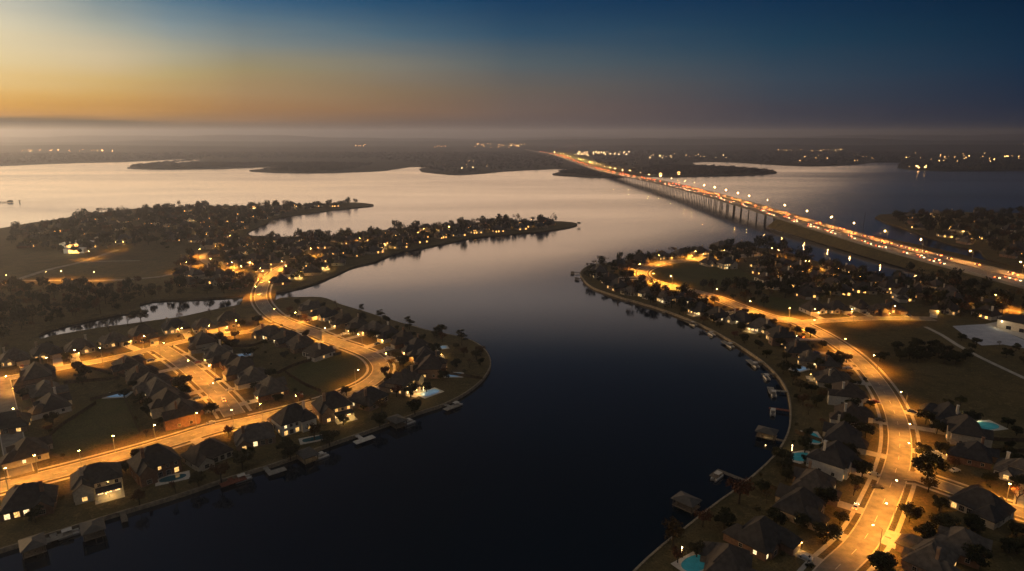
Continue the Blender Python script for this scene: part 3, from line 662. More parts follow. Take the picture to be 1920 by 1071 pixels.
wm = MB(); wm.tube((0, -.11, 0), (0, .11, 0), .33, .33, 12); CW = wm.mesh('wheel', [M['glass']])
hm_ = MB(); hm_.box(2.16, 2.28, -.2, .2, .6, .78); CHd = hm_.mesh('headlight', [M['head']])
hm_ = MB(); hm_.box(-2.3, -2.2, -.2, .2, .72, .9); CTl = hm_.mesh('taillight', [M['tail']])
hm_ = MB(); hm_.box(2.14, 2.4, -.3, .3, .5, .85); CHw = hm_.mesh('headlight', [mat('full_beam_headlight', (.8, .8, .8), .4, .3, emit=(1, .78, .42), estr=13)])
hm_ = MB(); hm_.box(-2.5, -2.2, -.38, .38, .6, 1.0); CTw = hm_.mesh('taillight', [M['tail']])
def car(p, rz, label, group, ci=0, wheels=True, lights=True, hwy=False):
    o = empty('parked_car' if wheels else 'car', p, rz, label, 'car', group)
    link('body', CB[ci], o); link('window', CG, o)
    if wheels:
        for x in (-1.4, 1.4):
            for y in (-.8, .8): link('wheel', CW, o, (x, y, .33))
    for y in (-.6, .6):
        link('headlight', CHw if hwy else CHd if lights else CHoff, o, (0, y, 0)); link('taillight', CTw if hwy else CTl if lights else CToff, o, (0, y, 0))
    return o
hm_ = MB(); hm_.box(2.16, 2.28, -.2, .2, .6, .78); CHoff = hm_.mesh('headlight', [M['white']])
hm_ = MB(); hm_.box(-2.3, -2.2, -.2, .2, .72, .9); CToff = hm_.mesh('taillight', [mat('red_lens', (.2, .01, .01), .3, .5)])
# traffic: near carriageway drives towards the right edge (headlights), far one drives away (taillights)
def pos_at(s, off, dz=0):
    t = dist[-1] - s; i = min(len(hw) - 2, max(j for j in range(0, len(hw)) if dist[j] <= max(0, t)))
    f = (t - dist[i]) / (dist[i + 1] - dist[i]); a = hp(i, off).lerp(hp(i + 1, off), f); d = hw[i + 1] - hw[i]; return a + Vector((0, 0, dz)), math.atan2(d.y, d.x)
rs = random.Random(3); cn = [0, 0]
s = 30.0
while s < dist[-1] - 60 and cn[0] < 148 and cn[1] < 148:
    dense = 1.0 if s > 700 else .8
    for side, ln_ in ((0, rs.choice((5.4, 11.5, 15.3))), (1, rs.choice((-5.4, -11.5, -15.3)))):
        if rs.random() < (.64 if side == 0 else .6):
            p, rz = pos_at(s + rs.uniform(-9, 9), ln_, .02); cn[side] += 1
            if side == 0:
                o = car(p, rz, 'car with bright headlights driving towards the viewer on the near carriageway', 'cars driving towards the viewer', rs.randrange(5), False, True, True)
                light('SPOT', 5000, (1, .5, .18), (2.6, 0, 1.0), o, .2, 70, 'headlight_beam', (0, R(-78), 0))
            else:
                o = car(p, rz + math.pi, 'car with red taillights driving away on the far carriageway', 'cars driving away from the viewer', rs.randrange(5), False, True, True)
    s += 11.5 if s < 1100 else 20 if s < 2200 else 34
# ---------------------------------------------------------------- houses
PORCH = MB(); PORCH.sphere((0, 0, 0), .17); PORCH = PORCH.mesh('porch_lamp', [M['porch']])
PORCHF = MB(); PORCHF.sphere((0, 0, 0), .42); PORCHF = PORCHF.mesh('porch_lamp', [M['porch']])
WCACHE = {}
def win_mesh(w, h, lit):
    k = (w, h, lit)
    if k not in WCACHE:
        mb = MB(); mb.box(-w / 2 - .1, w / 2 + .1, -.06, .1, -h / 2 - .1, h / 2 + .1, 0)
        nx = 2 if w < 1.7 else 3 if w < 2.6 else 4; g = .05; cw = w / nx
        for i in range(nx):
            for (z0, z1) in ((-h / 2, 0), (0, h / 2)):
                x0 = -w / 2 + i * cw + g / 2; x1 = x0 + cw - g
                mb.add([(x0, -.066, z0 + g / 2), (x1, -.066, z0 + g / 2), (x1, -.066, z1 - g / 2), (x0, -.066, z1 - g / 2)], [(0, 1, 2, 3)], 1)
        WCACHE[k] = mb.mesh('window', [M['trim'], M[lit]])
    return WCACHE[k]
gd = MB(); gd.box(-2.5, 2.5, -.06, .1, 0, 2.25)
for i in range(1, 4): gd.box(-2.45, 2.45, -.075, -.061, i * .56 - .02, i * .56 + .02)
GDOOR = gd.mesh('garage_door', [M['garage']])
dm = MB(); dm.box(-.55, .55, -.06, .1, 0, 2.2); DOOR = dm.mesh('door', [M['door']])
HOUSES = []      # (x, y, radius, ref, front)
def house(x, y, ang, w, d, label, ref, group, seed, lit=.25, st=None, patio=None, porch=None, far=False, power=1.0):
    r = random.Random(seed)
    o = empty('house', (x, y, Z), ang, label, 'house', group)
    st = st or r.choice((1, 1, 1.5, 1.5, 2)); he = 3.0 if st < 2 else 5.6
    pitch = r.uniform(.78, 1.05); gs = r.choice((-1, 1)); wm = WALLS[r.randrange(5)]; rm = ROOFS[r.randrange(5)]
    mb = MB(); rf = MB(); x0, x1, y0, y1 = -w / 2, w / 2, -d / 2, d / 2
    fx = -gs * w * .2; fw = w * .15; fg = y0 - .9
    wall = lambda a, b, c, e, h: mb.box(a, b, c, e, -.6, h - .02)
    wall(x0, x1, y0, y1, he); top = rf.hip(x0, x1, y0, y1, he, pitch)
    ww = min(6.6, w * .46); ga, gb = (x1 - ww - .3, x1 - .3) if gs > 0 else (x0 + .3, x0 + .3 + ww); gy = y0 - r.uniform(3, 5)
    wall(ga, gb, gy, y0 + 2, 2.85); rf.hip(ga, gb, gy, y0 + ww * .75, 2.85, pitch * 1.03)
    rw = w * r.uniform(.34, .45); ra, rb = (x0 + .4, x0 + .4 + rw) if gs > 0 else (x1 - .4 - rw, x1 - .4); ry = y1 + r.uniform(1.8, 3.2)
    wall(ra, rb, y1 - 2, ry, he - .12); 
    if r.random() < .5: rf.hip(ra, rb, y1 - rw * .7, ry, he - .12, pitch * .97)
    else:
        gp = pitch * .97; mb.add([(ra, ry - .01, he - .15), (rb, ry - .01, he - .15), ((ra + rb) / 2, ry - .01, he - .15 + rw / 2 * gp)], [(0, 1, 2)]); rf.gable(ra, rb, ry, y1 - rw * .6, he - .12, gp, ys=-1)
    if r.random() < .5:      # a second, smaller street gable
        q0 = fx + gs * w * .26; mb.add([(q0 - 1.3, y0 - .02, he - .4), (q0 + 1.3, y0 - .02, he - .4), (q0, y0 - .02, he + 1.3)], [(0, 1, 2)]); rf.gable(q0 - 1.3, q0 + 1.3, y0, y0 + 2.2, he + .02, 1.05)
    for k in range(r.choice((2, 3, 4))):      # plumbing vents
        vx, vy = r.uniform(-.3, .3) * w, r.uniform(.1, .34) * d; vz = he + (d / 2 - vy) * pitch; rf.tube((vx, vy, vz - .3), (vx, vy, vz + .75), .09, .09, 6)
    wall(fx - fw, fx + fw, fg, y0 + 1, he - .06)
    gh = fw * 1.0; mb.add([(fx - fw, fg + .01, he - .08), (fx + fw, fg + .01, he - .08), (fx, fg + .01, he + gh - .1)], [(0, 1, 2)]); rf.gable(fx - fw, fx + fw, fg, y0 + fw * 1.2, he - .05, 1.0)
    if st == 1.5:
        ux = w * .24; uy = d * .3; wall(-ux + gs * .8, ux + gs * .8, -uy, uy, 5.6); rf.hip(-ux + gs * .8, ux + gs * .8, -uy, uy, 5.6, pitch * 1.08)
    mb.build('wall', wm, o); roof = rf.build('roof', rm, o)
    if r.random() < .75:
        cx, cyy = -gs * w * .28, d * .22; c = MB(); c.box(cx - .6, cx + .6, cyy - .45, cyy + .45, he - .3, top + .9); c.box(cx - .72, cx + .72, cyy - .57, cyy + .57, top + .905, top + 1.1); c.build('chimney', wm, roof)
    L_ = lambda p=lit: ('litfar' if far else r.choice(('lit', 'lit', 'litw'))) if r.random() < p else 'glass'
    def win(xx, yy, z, ww_, hh, rz, lt): link('window', win_mesh(ww_, hh, lt), o, (xx, yy, z), rz)
    # front
    win(fx, fg - .001, 1.6, 1.8, 1.7, 0, L_())
    link('garage_door', GDOOR, o, ((ga + gb) / 2, gy, 0)) if ww > 5.6 else None
    dx = fx + gs * (fw + 1.2); link('door', DOOR, o, (dx, y0, 0))
    if not far: win(-gs * (w / 2 - 1.1), y0, 1.6, 1.2, 1.6, 0, L_())
    # sides and rear
    for s in (-1, 1):
        for q in ((-.2, .22) if not far else (.1,)):
            win(s * w / 2, q * d, 1.7, 1.2, 1.4, s * math.pi / 2, L_(lit * .7))
    nr = 2 if not far else 1
    rx0, rx1 = (rb + .4, x1 - .5) if gs > 0 else (x0 + .5, ra - .4)
    for k in range(nr + 1):
        win(rx0 + (rx1 - rx0) * (k + .5) / (nr + 1), y1, 1.45, 1.7, 2.1, math.pi, 'litw' if patio else L_())
    win((ra + rb) / 2, ry, 1.6, 1.7, 1.7, math.pi, 'lit' if patio else L_())
    if st == 2:
        for k in range(3): win(rx0 + (rx1 - rx0) * (k + .5) / 3, y1, 4.5, 1.2, 1.4, math.pi, L_())
        for k in (-.3, .3): win(k * w * .6 + gs, y0, 4.6, 1.2, 1.4, 0, L_())
    elif st == 1.5: win(gs * .8, w * 0 - d * .3, 4.75, 1.2, 1.0, 0, L_()); win(gs * .8, d * .3, 4.75, 1.2, 1.0, math.pi, L_(lit * .6))
    if patio:
        pc = MB(); pz = 2.75; pc.add([(rx0, y1 + .01, pz + .5), (rx1, y1 + .01, pz + .5), (rx1, y1 + 3.8, pz), (rx0, y1 + 3.8, pz), (rx0, y1 + .01, pz + .68), (rx1, y1 + .01, pz + .68), (rx1, y1 + 3.8, pz + .18), (rx0, y1 + 3.8, pz + .18)],
                         [(3, 2, 1, 0), (4, 5, 6, 7), (0, 1, 5, 4), (1, 2, 6, 5), (2, 3, 7, 6), (3, 0, 4, 7)])
        pc.build('patio_roof', rm, o)
        for k in range(3): c = MB(); xx = rx0 + .3 + (rx1 - rx0 - .6) * k / 2; c.box(xx - .15, xx + .15, y1 + 3.3, y1 + 3.6, -.2, pz + .02); c.build('patio_post', M['trim'], o)
        fl = MB(); fl.box(rx0 - .5, rx1 + .5, y1 + .02, y1 + 6.5, -.3, .09); fl.build('patio_floor', M['walk'], o)
        link('patio_lamp', PORCH, o, ((rx0 + rx1) / 2, y1 + 2.2, 2.55)); light('POINT', 260 * patio, (1, .54, .15), ((rx0 + rx1) / 2, y1 + 2.2, 2.25), o, .2, name='patio_light')
        link('patio_lamp', PORCH, o, ((rx0 + rx1) / 2 + 1, y1 + 4.4, 2.4)); light('POINT', 200 * patio, (1, .58, .18), ((rx0 + rx1) / 2, y1 + 5.0, 2.6), o, .2, name='patio_light')
    if porch is None: porch = r.random() < .45
    if porch:
        q = r.random()
        lx, ly = (dx, y0 - .35) if q < .6 else ((ga + gb) / 2 + 2.7, gy - .3)
        link('porch_lamp', PORCHF if far else PORCH, o, (lx, ly, 2.5)); light('POINT', 420 * power, (1, .48, .11), (lx, ly - .35, 2.4), o, .15, name='porch_light')
    f = Vector((math.sin(ang), -math.cos(ang)))
    HOUSES.append((x, y, max(w, d) * .62, ref, f)); return o, ((ga + gb) / 2, gy)

LOOK = {1: ('low', ), 1.5: ('dark hip-roofed',), 2: ('tall two-storey',)}
ROWS = [
 # name, phrase, road keys, points, per-index extras
 ('left lakefront', 'from lower left along the left lakefront', ['left_main'], [(58, 937), (185, 903), (293, 873), (390, 848), (478, 815), (551, 790), (624, 766), (692, 745), (757, 719)],
   {1: dict(patio=2.2, st=2), 2: dict(st=2, lit=.3), 3: dict(lit=0), 5: dict(st=2), 6: dict(patio=5, st=2, lit=.8), 7: dict(lit=.3), 8: dict(patio=5, lit=.6)}),
 ('outer shore', 'from the causeway along the outer shore', ['left_main'], [(582, 575), (610, 589), (642, 600), (672, 610), (703, 617), (730, 626), (757, 636), (782, 649), (797, 668), (808, 691)],
   {1: dict(porch=True), 3: dict(porch=True, lit=.6), 4: dict(porch=True, lit=.6), 5: dict(lit=.7, porch=True), 7: dict(lit=.6, patio=2), 8: dict(patio=3)}),
 ('inner bend', "from left inside the left street's bend", ['left_main', 'side'], [(508, 624), (536, 634), (564, 645), (598, 658)], {0: dict(lit=.7, porch=True), 1: dict(lit=.6)}),
 ('right of side street', "up the side street's right side", ['side'], [(510, 727), (476, 706), (452, 690), (433, 675), (410, 661), (382, 645)], {0: dict(porch=True, lit=.6, power=2), 2: dict(lit=.5)}),
 ('left of side street', "up the side street's left side", ['side'], [(343, 778), (318, 757), (298, 738), (284, 719), (266, 701), (240, 683)], {2: dict(lit=.4)}),
 ('pond street', 'from left below the pond', ['pondside', 'upper'], [(28, 671), (88, 659), (150, 651), (215, 637), (270, 630), (330, 612), (384, 612), (430, 604)], {2: dict(lit=.8, porch=True), 5: dict(porch=True, lit=.6), 6: dict(lit=.7, porch=True), 7: dict(lit=.6)}),
 ('dark left block', 'from top in the dark left block', ['edge', 'pondside'], [(72, 709), (88, 732), (100, 758), (18, 792), (56, 843)], {4: dict(porch=True, lit=.5), 2: dict(lit=.5), 1: dict(lit=.5)}),
 ('right lakefront', 'from bottom along the right lakefront', ['right_main'], [(1362, 1054), (1424, 1003), (1497, 946), (1524, 905), (1561, 866), (1578, 817), (1592, 778), (1586, 742), (1560, 709), (1552, 681), (1516, 672), (1494, 655), (1462, 633), (1427, 611), (1390, 598)],
   {0: dict(lit=.5), 1: dict(porch=True, power=1.6, lit=.4), 4: dict(porch=True, lit=.3), 8: dict(patio=1.6), 9: dict(lit=.5, patio=1.2), 13: dict(patio=1.6, lit=.5), 12: dict(lit=.4, st=2)}),
 ('right roadside', "up the right street's far side", ['lower', 'right_main'], [(1742, 1046), (1800, 1018), (1838, 945), (1905, 882), (1826, 850), (1806, 812), (1774, 780)], {2: dict(porch=True), 3: dict(porch=True, lit=.7), 4: dict(lit=.5, porch=True)}),
 ('tip shore', "from left round the right tip's shore", ['right_main'], [(1124, 513), (1142, 523), (1158, 536), (1184, 545), (1214, 550), (1246, 558), (1282, 560), (1314, 580), (1345, 590)], {0: dict(lit=.6), 3: dict(lit=.5), 7: dict(lit=.6, patio=1)}),
 ('tip north', 'from left beyond the round field', ['right_main', 'hump'], [(1165, 497), (1200, 489), (1240, 480), (1276, 476), (1312, 472), (1350, 465), (1388, 462), (1330, 492), (1362, 497)], {2: dict(lit=.7, porch=True), 5: dict(lit=.8, patio=1.5), 7: dict(lit=.9, patio=2), 4: dict(porch=True)}),
 ('cross street', 'from left behind the cross street', ['cross'], [(1524, 578), (1566, 577), (1612, 574), (1643, 580), (1672, 577), (1772, 578)], {0: dict(porch=True, lit=.6), 2: dict(porch=True, lit=.5), 3: dict(porch=True, lit=.6, power=2), 4: dict(porch=True, lit=.7, power=3)}),
]
def orient(x, y, keys=None):
    r, d = nearest_road(x, y, keys); return math.atan2(r.y - y, r.x - x) + math.pi / 2, r, d
pre = []
for ri, row in enumerate(ROWS):
    for q in row[3]:
        v = P(*q, Z); dep = math.hypot(v.y, CAM_H); v = P(q[0], q[1] + 3.6 * 1200 / dep * .85, Z); pre.append((v.x, v.y))     # the points were read at roof height
pre = np.array(pre); PARKED = []; hi = 0; idx = 0
for ri, (nm, ph, keys, pts, ex) in enumerate(ROWS):
    for k, q in enumerate(pts):
        x, y = pre[idx]; dd = np.hypot(pre[:, 0] - x, pre[:, 1] - y); dd[idx] = 1e9; nn = float(dd.min()); idx += 1
        a, rp, rd = orient(x, y, keys); e = dict(ex.get(k, {})); seed = ri * 100 + k
        st = e.get('st') or random.Random(seed * 7).choice((1, 1, 1.5, 1.5, 2)); e['st'] = st
        wd = max(11.5, min(16.5, nn * .88)); dp = max(9.5, min(12.5, wd * .76))
        feat = 'with a glowing patio' if e.get('patio') else 'with a porch lamp' if e.get('porch') else 'with lit windows' if e.get('lit', .3) > .45 else ''
        lab = ' '.join(('%s house %s, %s %s' % (LOOK[st][0], feat, ORD[k], ph)).replace(' ,', ',').split())
        mid = nm in ('tip shore', 'tip north', 'cross street', 'outer shore', 'pond street')
        if 'porch' not in e: e['porch'] = random.Random(seed + 5).random() < (.65 if mid else .5)
        e.setdefault('lit', .55 if mid else .45); e.setdefault('power', 2.5 if mid else 1.3)
        o, (gx, gy) = house(x, y, a, wd, dp, lab, '%s house %s' % (ORD[k], ph), 'houses ' + ph, seed, **e)
        if rd < 46:      # driveway from the garage to the kerb
            g = Vector((x + gx * math.cos(a) - gy * math.sin(a), y + gx * math.sin(a) + gy * math.cos(a), 0))
            rr, gd_ = nearest_road(g.x, g.y, keys); i = int(np.hypot(ALLR[:, 0] - rr.x, ALLR[:, 1] - rr.y).argmin()); u = (rr - g).normalized()
            if gd_ > ALLW[i] + 3: 
                p = [g - u * .5 + Vector((0, 0, Z)), rr - u * (ALLW[i] - .8) + Vector((0, 0, Z))]
                mb = MB(); ribbon(mb, p, 5.0, .012 + .0002 * (idx % 18)); tag(mb.build('driveway', M['walk']), 'pale driveway of the %s house %s' % (ORD[k], ph), 'driveway', kind='structure')
                if (idx * 7) % 5 < 3:
                    v = g - (g - rr) * .0 + u * 3.6; n_ = Vector((-u.y, u.x, 0)) * (1.2 if idx % 2 else -1.2); PARKED.append(((v.x + n_.x, v.y + n_.y, Z + .03), math.atan2(u.y, u.x) + (math.pi if idx % 3 else 0), '%s house %s' % (ORD[k], ph)))

# houses half hidden among the trees on the farther land, scattered inside outlines
def scatter(outline, n, gap, seed, avoid=(), roadgap=6, lampgap=9, taken=None, housegap=0):
    r = random.Random(seed); poly = [(v.x, v.y) for v in px(outline)]; xs = [p[0] for p in poly]; ys = [p[1] for p in poly]; o = []; tries = 0
    av = [[(v.x, v.y) for v in px(a)] for a in avoid]
    cell = {}
    def near(x, y):
        cx, cy_ = int(x // gap), int(y // gap)
        return any((x - a) ** 2 + (y - b) ** 2 < gap * gap for i in (-1, 0, 1) for j in (-1, 0, 1) for a, b in cell.get((cx + i, cy_ + j), ()))
    hs = np.array([(h[0], h[1], h[2]) for h in HOUSES]) if HOUSES else None
    lx = np.array(LAMPXY)
    while len(o) < n and tries < n * 60:
        tries += 1; x, y = r.uniform(min(xs), max(xs)), r.uniform(min(ys), max(ys))
        if not inpoly(x, y, poly) or any(inpoly(x, y, a) for a in av) or near(x, y): continue
        if road_gap(x, y) < roadgap or np.hypot(lx[:, 0] - x, lx[:, 1] - y).min() < lampgap: continue
        if hs is not None and (np.hypot(hs[:, 0] - x, hs[:, 1] - y) < hs[:, 2] + housegap).any(): continue
        o.append((x, y)); cell.setdefault((int(x // gap), int(y // gap)), []).append((x, y))
    return o
REG = {
 'middle peninsula': '330,510 380,470 440,455 540,452 640,448 740,440 850,427 960,420 1040,420 1030,429 950,436 880,443 790,458 720,474 650,494 600,512 560,530 525,540 470,545 400,540 330,540',
 'upper peninsula': '30,440 100,425 180,406 320,394 480,392 560,390 640,386 680,384 640,389 540,402 495,418 455,438 430,450 330,462 300,480 240,462 150,480 60,470 20,460',
 'far right peninsula': '1665,410 1700,406 1800,402 1960,402 2050,420 2050,520 1940,500 1880,486 1840,468 1780,456 1720,436',
 'right middle': '1425,500 1440,488 1500,508 1560,506 1640,526 1720,536 1790,545 1880,600 1830,606 1760,592 1690,566 1600,556 1540,566 1500,560 1440,540 1420,520',
 'left wood': '-60,545 200,545 330,545 440,548 455,553 330,560 250,566 243,579 180,597 100,611 40,630 -60,660',
}
FIELD = ['-100,560 0,535 60,515 150,490 215,466 300,462 320,478 300,520 150,545 0,560', ]
FARH = [('middle peninsula', 90, 22, 'hazy middle peninsula'), ('upper peninsula', 66, 27, 'golden misty upper peninsula'), ('far right peninsula', 40, 25, 'dark peninsula at the far right'), ('right middle', 34, 21, 'dark wooded land behind the cross street')]
for k, (rg, n, gap, desc) in enumerate(FARH):
    for j, (x, y) in enumerate(scatter(REG[rg], n, gap, 40 + k, FIELD, 9, housegap=10)):
        r = random.Random(k * 999 + j); a, rp, rd = orient(x, y)
        if rd > 80: a = r.uniform(-3.1, 3.1)
        lt = r.random(); bright = lt > .5
        house(x, y, a, r.uniform(13, 18), r.uniform(10, 12.5), ('house with brightly lit windows' if bright else 'dim house half hidden') + ' among trees on the ' + desc, 'house on the ' + desc, ('lit' if bright else 'dim') + ' houses on the ' + desc, k * 777 + j, lit=.8 if bright else .3, far=True, porch=r.random() < .75, power=45 if bright else 18, patio=14 if lt > .8 else None)

# white flat-roofed building with a yard at the right edge
a, b = P(1868, 613, Z), P(1945, 630, Z); d = (b - a); ang = math.atan2(d.y, d.x); ln = d.length
o = empty('white_building', a, ang, 'long low white building with dark flat roof beside the pale yard', 'building')
m_ = MB(); m_.box(0, ln, 0, 24, -.5, 6); m_.build('wall', WALLS[4], o)
m_ = MB(); m_.box(-.4, ln + .4, -.4, 24.4, 6.003, 6.5); m_.build('roof', ROOFS[0], o)
for k in range(5):
    m_ = MB(); m_.box(6 + k * 8, 9 + k * 8, -.1, .2, 0, 2.6); m_.build('door', M['glass'], o)
light('POINT', 500, (1, .8, .45), (3, -5, 5), o, .4, name='wall_light')
sl_ = MB(); sl_.sphere((3, -.5, 5), .4); sl_.build('wall_lamp', M['far_white'], o)
# bright pale barns in the mist
for q, w_, d_, lab in (((146, 462), 34, 16, 'brightly floodlit pale barn in the mist at the left'), ((142, 474), 22, 8, 'small pale shed below the floodlit barn')):
    v = P(*q, Z); o = empty('barn', v, R(8), lab, 'barn'); m_ = MB(); m_.box(-w_ / 2, w_ / 2, -d_ / 2, d_ / 2, -.5, 5); m_.build('wall', M['white'], o)
    m_ = MB(); m_.gable(-w_ / 2, w_ / 2, -d_ / 2, d_ / 2, 5, .12); m_.build('roof', M['white'], o)
    m_ = MB(); m_.box(-w_ / 4, w_ / 4, -d_ / 2 - .1, -d_ / 2 + .05, 0, 4); m_.build('door', M['litfar'], o)
    light('POINT', 9000 if w_ > 30 else 2500, (1, .8, .5), (0, -d_ / 2 - 9, 6), o, .5, name='flood_light')

# ---------------------------------------------------------------- docks, boats, pools, fences
SHORE = SH_L[:int(len(SH_L) * .9)] + SH_R
def boat(parent_pt, rz, label):
    o = empty('boat', parent_pt, rz, label, 'boat', 'boats moored along the shore')
    h = MB()
    for s in (-1, 1): h.tube((-3.4, s * .95, .15), (3.0, s * .95, .15), .38, .38, 8); h.tube((3.0, s * .95, .15), (3.7, s * .95, .4), .38, .05, 8)
    h.box(-3.4, 3.3, -1.25, 1.25, .5, .62); h.build('hull', M['metal'], o)
    q = MB()
    for s in (-1, 1): q.box(-3.2, 2.9, s * 1.2 - .05, s * 1.2 + .05, .625, 1.25)
    q.box(-3.2, -3.1, -1.14, 1.14, .626, 1.25); q.build('rail', M['white'], o)
    s_ = MB(); s_.box(-2.9, -1.2, -1.0, -.4, .63, 1.1); s_.box(.8, 2.5, -1.0, -.4, .63, 1.1); s_.box(.8, 2.5, .4, 1.0, .63, 1.1); s_.build('seat', M['trim'], o)
    c = MB(); c.box(-2.2, .9, -1.15, 1.15, 2.5, 2.6)
    for x in (-2, .7):
        for y in (-1.1, 1.1): c.tube((x, y, .63), (x, y, 2.5), .04, .04, 5)
    c.build('canopy', M['whitedeck'], o); return o
POST = []
for z_ in (1.3, 1.9): p_ = MB(); p_.tube((0, 0, -3), (0, 0, z_), .14, .13, 6); POST.append(p_.mesh('post', [M['post']]))
def dock(pt, kind, ln, label, m='plank', lit=False, wid=2.0):
    v = P(*pt); i = min(range(len(SHORE)), key=lambda j: (SHORE[j] - v).length_squared); s = SHORE[i]
    t = (SHORE[i + 1] - SHORE[i - 1]).normalized() if 0 < i < len(SHORE) - 1 else Vector((1, 0, 0))
    n = Vector((-t.y, t.x, 0))
    if n.dot(v - s) < 0: n = -n
    ang = math.atan2(n.y, n.x)
    o = empty('dock', (s.x, s.y, 0), ang, label, 'dock', 'private docks along the shore')
    d = MB(); d.box(-1.2, ln, -wid / 2, wid / 2, 1.15, 1.35)
    for k in range(int(ln * 1.5)): d.box(-1.1 + k * .66, -1.1 + k * .66 + .6, -wid / 2 - .06, wid / 2 + .06, 1.352, 1.4)
    if kind in ('L', 'T', 'roof'): y0 = -4.5 if kind != 'L' else -wid / 2; y1 = 5.5 if kind == 'T' else 6.5; d.box(ln - .003 - 3 if kind != 'roof' else ln - 8, ln + .5, y0, y1 if kind != 'roof' else 2.0, 1.145, 1.405)
    d.build('deck', M[m], o)
    for k in range(int(ln / 3) + 1):
        for y in (-wid / 2, wid / 2): link('post', POST[k % 2], o, (k * 3 + .4, y, 0))
    if kind == 'roof':
        r_ = MB(); r_.hip(ln - 8, ln + .6, -4.6, 2.1, 3.8, .35, .35); r_.build('roof', M['dockroof'], o)
        for x in (ln - 7.6, ln + .2):
            for y in (-4.2, 1.7): c = MB(); c.box(x - .12, x + .12, y - .12, y + .12, -2, 3.85); c.build('roof_post', M['post'], o)
    if lit:
        link('dock_lamp', PORCH, o, (ln - 4, 0, 3.4)); light('POINT', 120, (1, .7, .3), (ln - 4, 0, 3.0), o, .15, name='dock_light')
    w = s + n * (ln - 2) + Vector((-n.y, n.x, 0)) * (4.6)
    return o, w, ang
LD = [((60, 1026), 'roof', 12, 'roofed boathouse', 'plank', 0), ((100, 1020), 'T', 6, 'T-shaped pale platform', 'paledock', 0), ((195, 992), 'roof', 14, 'long dock ending in a boathouse', 'plank', 0), ((236, 972), 'plain', 9, 'short finger pier', 'plank', 0), ((440, 903), 'T', 6, 'red-stained deck', 'redplank', 0), ((505, 885), 'L', 9, 'L-shaped pale dock', 'paledock', 0),
      ((585, 860), 'roof', 10, 'boathouse with a lamp', 'plank', 1), ((676, 826), 'T', 9, 'white T-shaped dock', 'whitedeck', 0), ((752, 800), 'roof', 8, 'boathouse with pale boat', 'plank', 0), ((838, 768), 'T', 8, 'wide pale dock', 'paledock', 0)]
RD = [((1292, 962), 'roof', 14, 'dark roofed boat dock', 'plank', 0), ((1380, 898), 'L', 16, 'long bent dock', 'plank', 0), ((1432, 822), 'roof', 15, 'boathouse with small lights', 'plank', 1), ((1455, 770), 'plain', 13, 'plain straight dock', 'redplank', 0), ((1442, 736), 'T', 12, 'dock with a boat lift', 'paledock', 0), ((1432, 706), 'plain', 11, 'narrow dark pier', 'plank', 0), ((1412, 684), 'T', 11, 'pale boat dock', 'paledock', 0),
      ((1366, 648), 'T', 9, 'pale dock by the curved seawall', 'paledock', 0), ((1330, 626), 'plain', 8, 'short dark pier', 'plank', 0), ((1290, 608), 'T', 7, 'small T-shaped dock', 'plank', 0), ((1240, 588), 'plain', 7, 'small pale dock', 'paledock', 0), ((1168, 568), 'plain', 7, 'short plank dock', 'plank', 0), ((1080, 524), 'T', 9, 'lower dock at the tip', 'plank', 0), ((1076, 514), 'T', 12, 'upper dock at the tip', 'plank', 0)]
for lst, side in ((LD, 'left'), (RD, 'right')):
    for k, (pt, kd, ln, look, m, lt) in enumerate(lst):
        o, w, a = dock(pt, kd, ln * (.78 if side == 'right' else .9), '%s, %s dock from the %s along the %s shore' % (look, ORD[k], 'lower left' if side == 'left' else 'bottom', side), m, lt)
        if (side, k) in (('left', 8), ('left', 6), ('left', 4), ('left', 9), ('right', 3), ('right', 5), ('right', 8), ('right', 4), ('right', 6), ('right', 7), ('right', 9), ('right', 1), ('left', 1)): boat(w, a + math.pi / 2, 'pontoon boat beside the %s dock from the %s along the %s shore' % (ORD[k], 'lower left' if side == 'left' else 'bottom', side))
def pool(pt, rx, ry, rz, m, label, oval=True, deck='walk', lit=0):
    v = P(*pt, Z); o = empty('swimming_pool', (v.x, v.y, Z), rz, label, 'swimming pool', 'garden swimming pools')
    n = 28; sh = lambda k, a: [((math.cos(t) * abs(math.cos(t)) ** (-.45 if not oval else -.12)) * a[0] if abs(math.cos(t)) > 1e-6 else 0, (math.sin(t) * abs(math.sin(t)) ** (-.45 if not oval else -.12)) * a[1] if abs(math.sin(t)) > 1e-6 else 0) for t in [2 * math.pi * (i + .3) / n for i in range(n)]]
    d = MB(); d.box(-rx - 1.3, rx + 1.3, -ry - 1.2, ry + 1.2, -.2, .1); d.build('deck', M[deck], o)
    c = MB(); c.prism(sh(0, (rx + .3, ry + .3)), .0, .16); c.build('coping', M['whitedeck'], o)
    w = MB(); w.prism(sh(0, (rx, ry)), .02, .168); w.build('pool_surface', M[m], o)
    if lit: light('POINT', lit, (1, .85, .45), (0, ry + 2.5, 2.6), o, .3, name='garden_light'); s = MB(); s.sphere((0, ry + 2.5, 2.6), .2); s.tube((0, ry + 2.5, -.1), (0, ry + 2.5, 2.5), .05, .05); s.build('garden_lamp', M['far_white'], o)
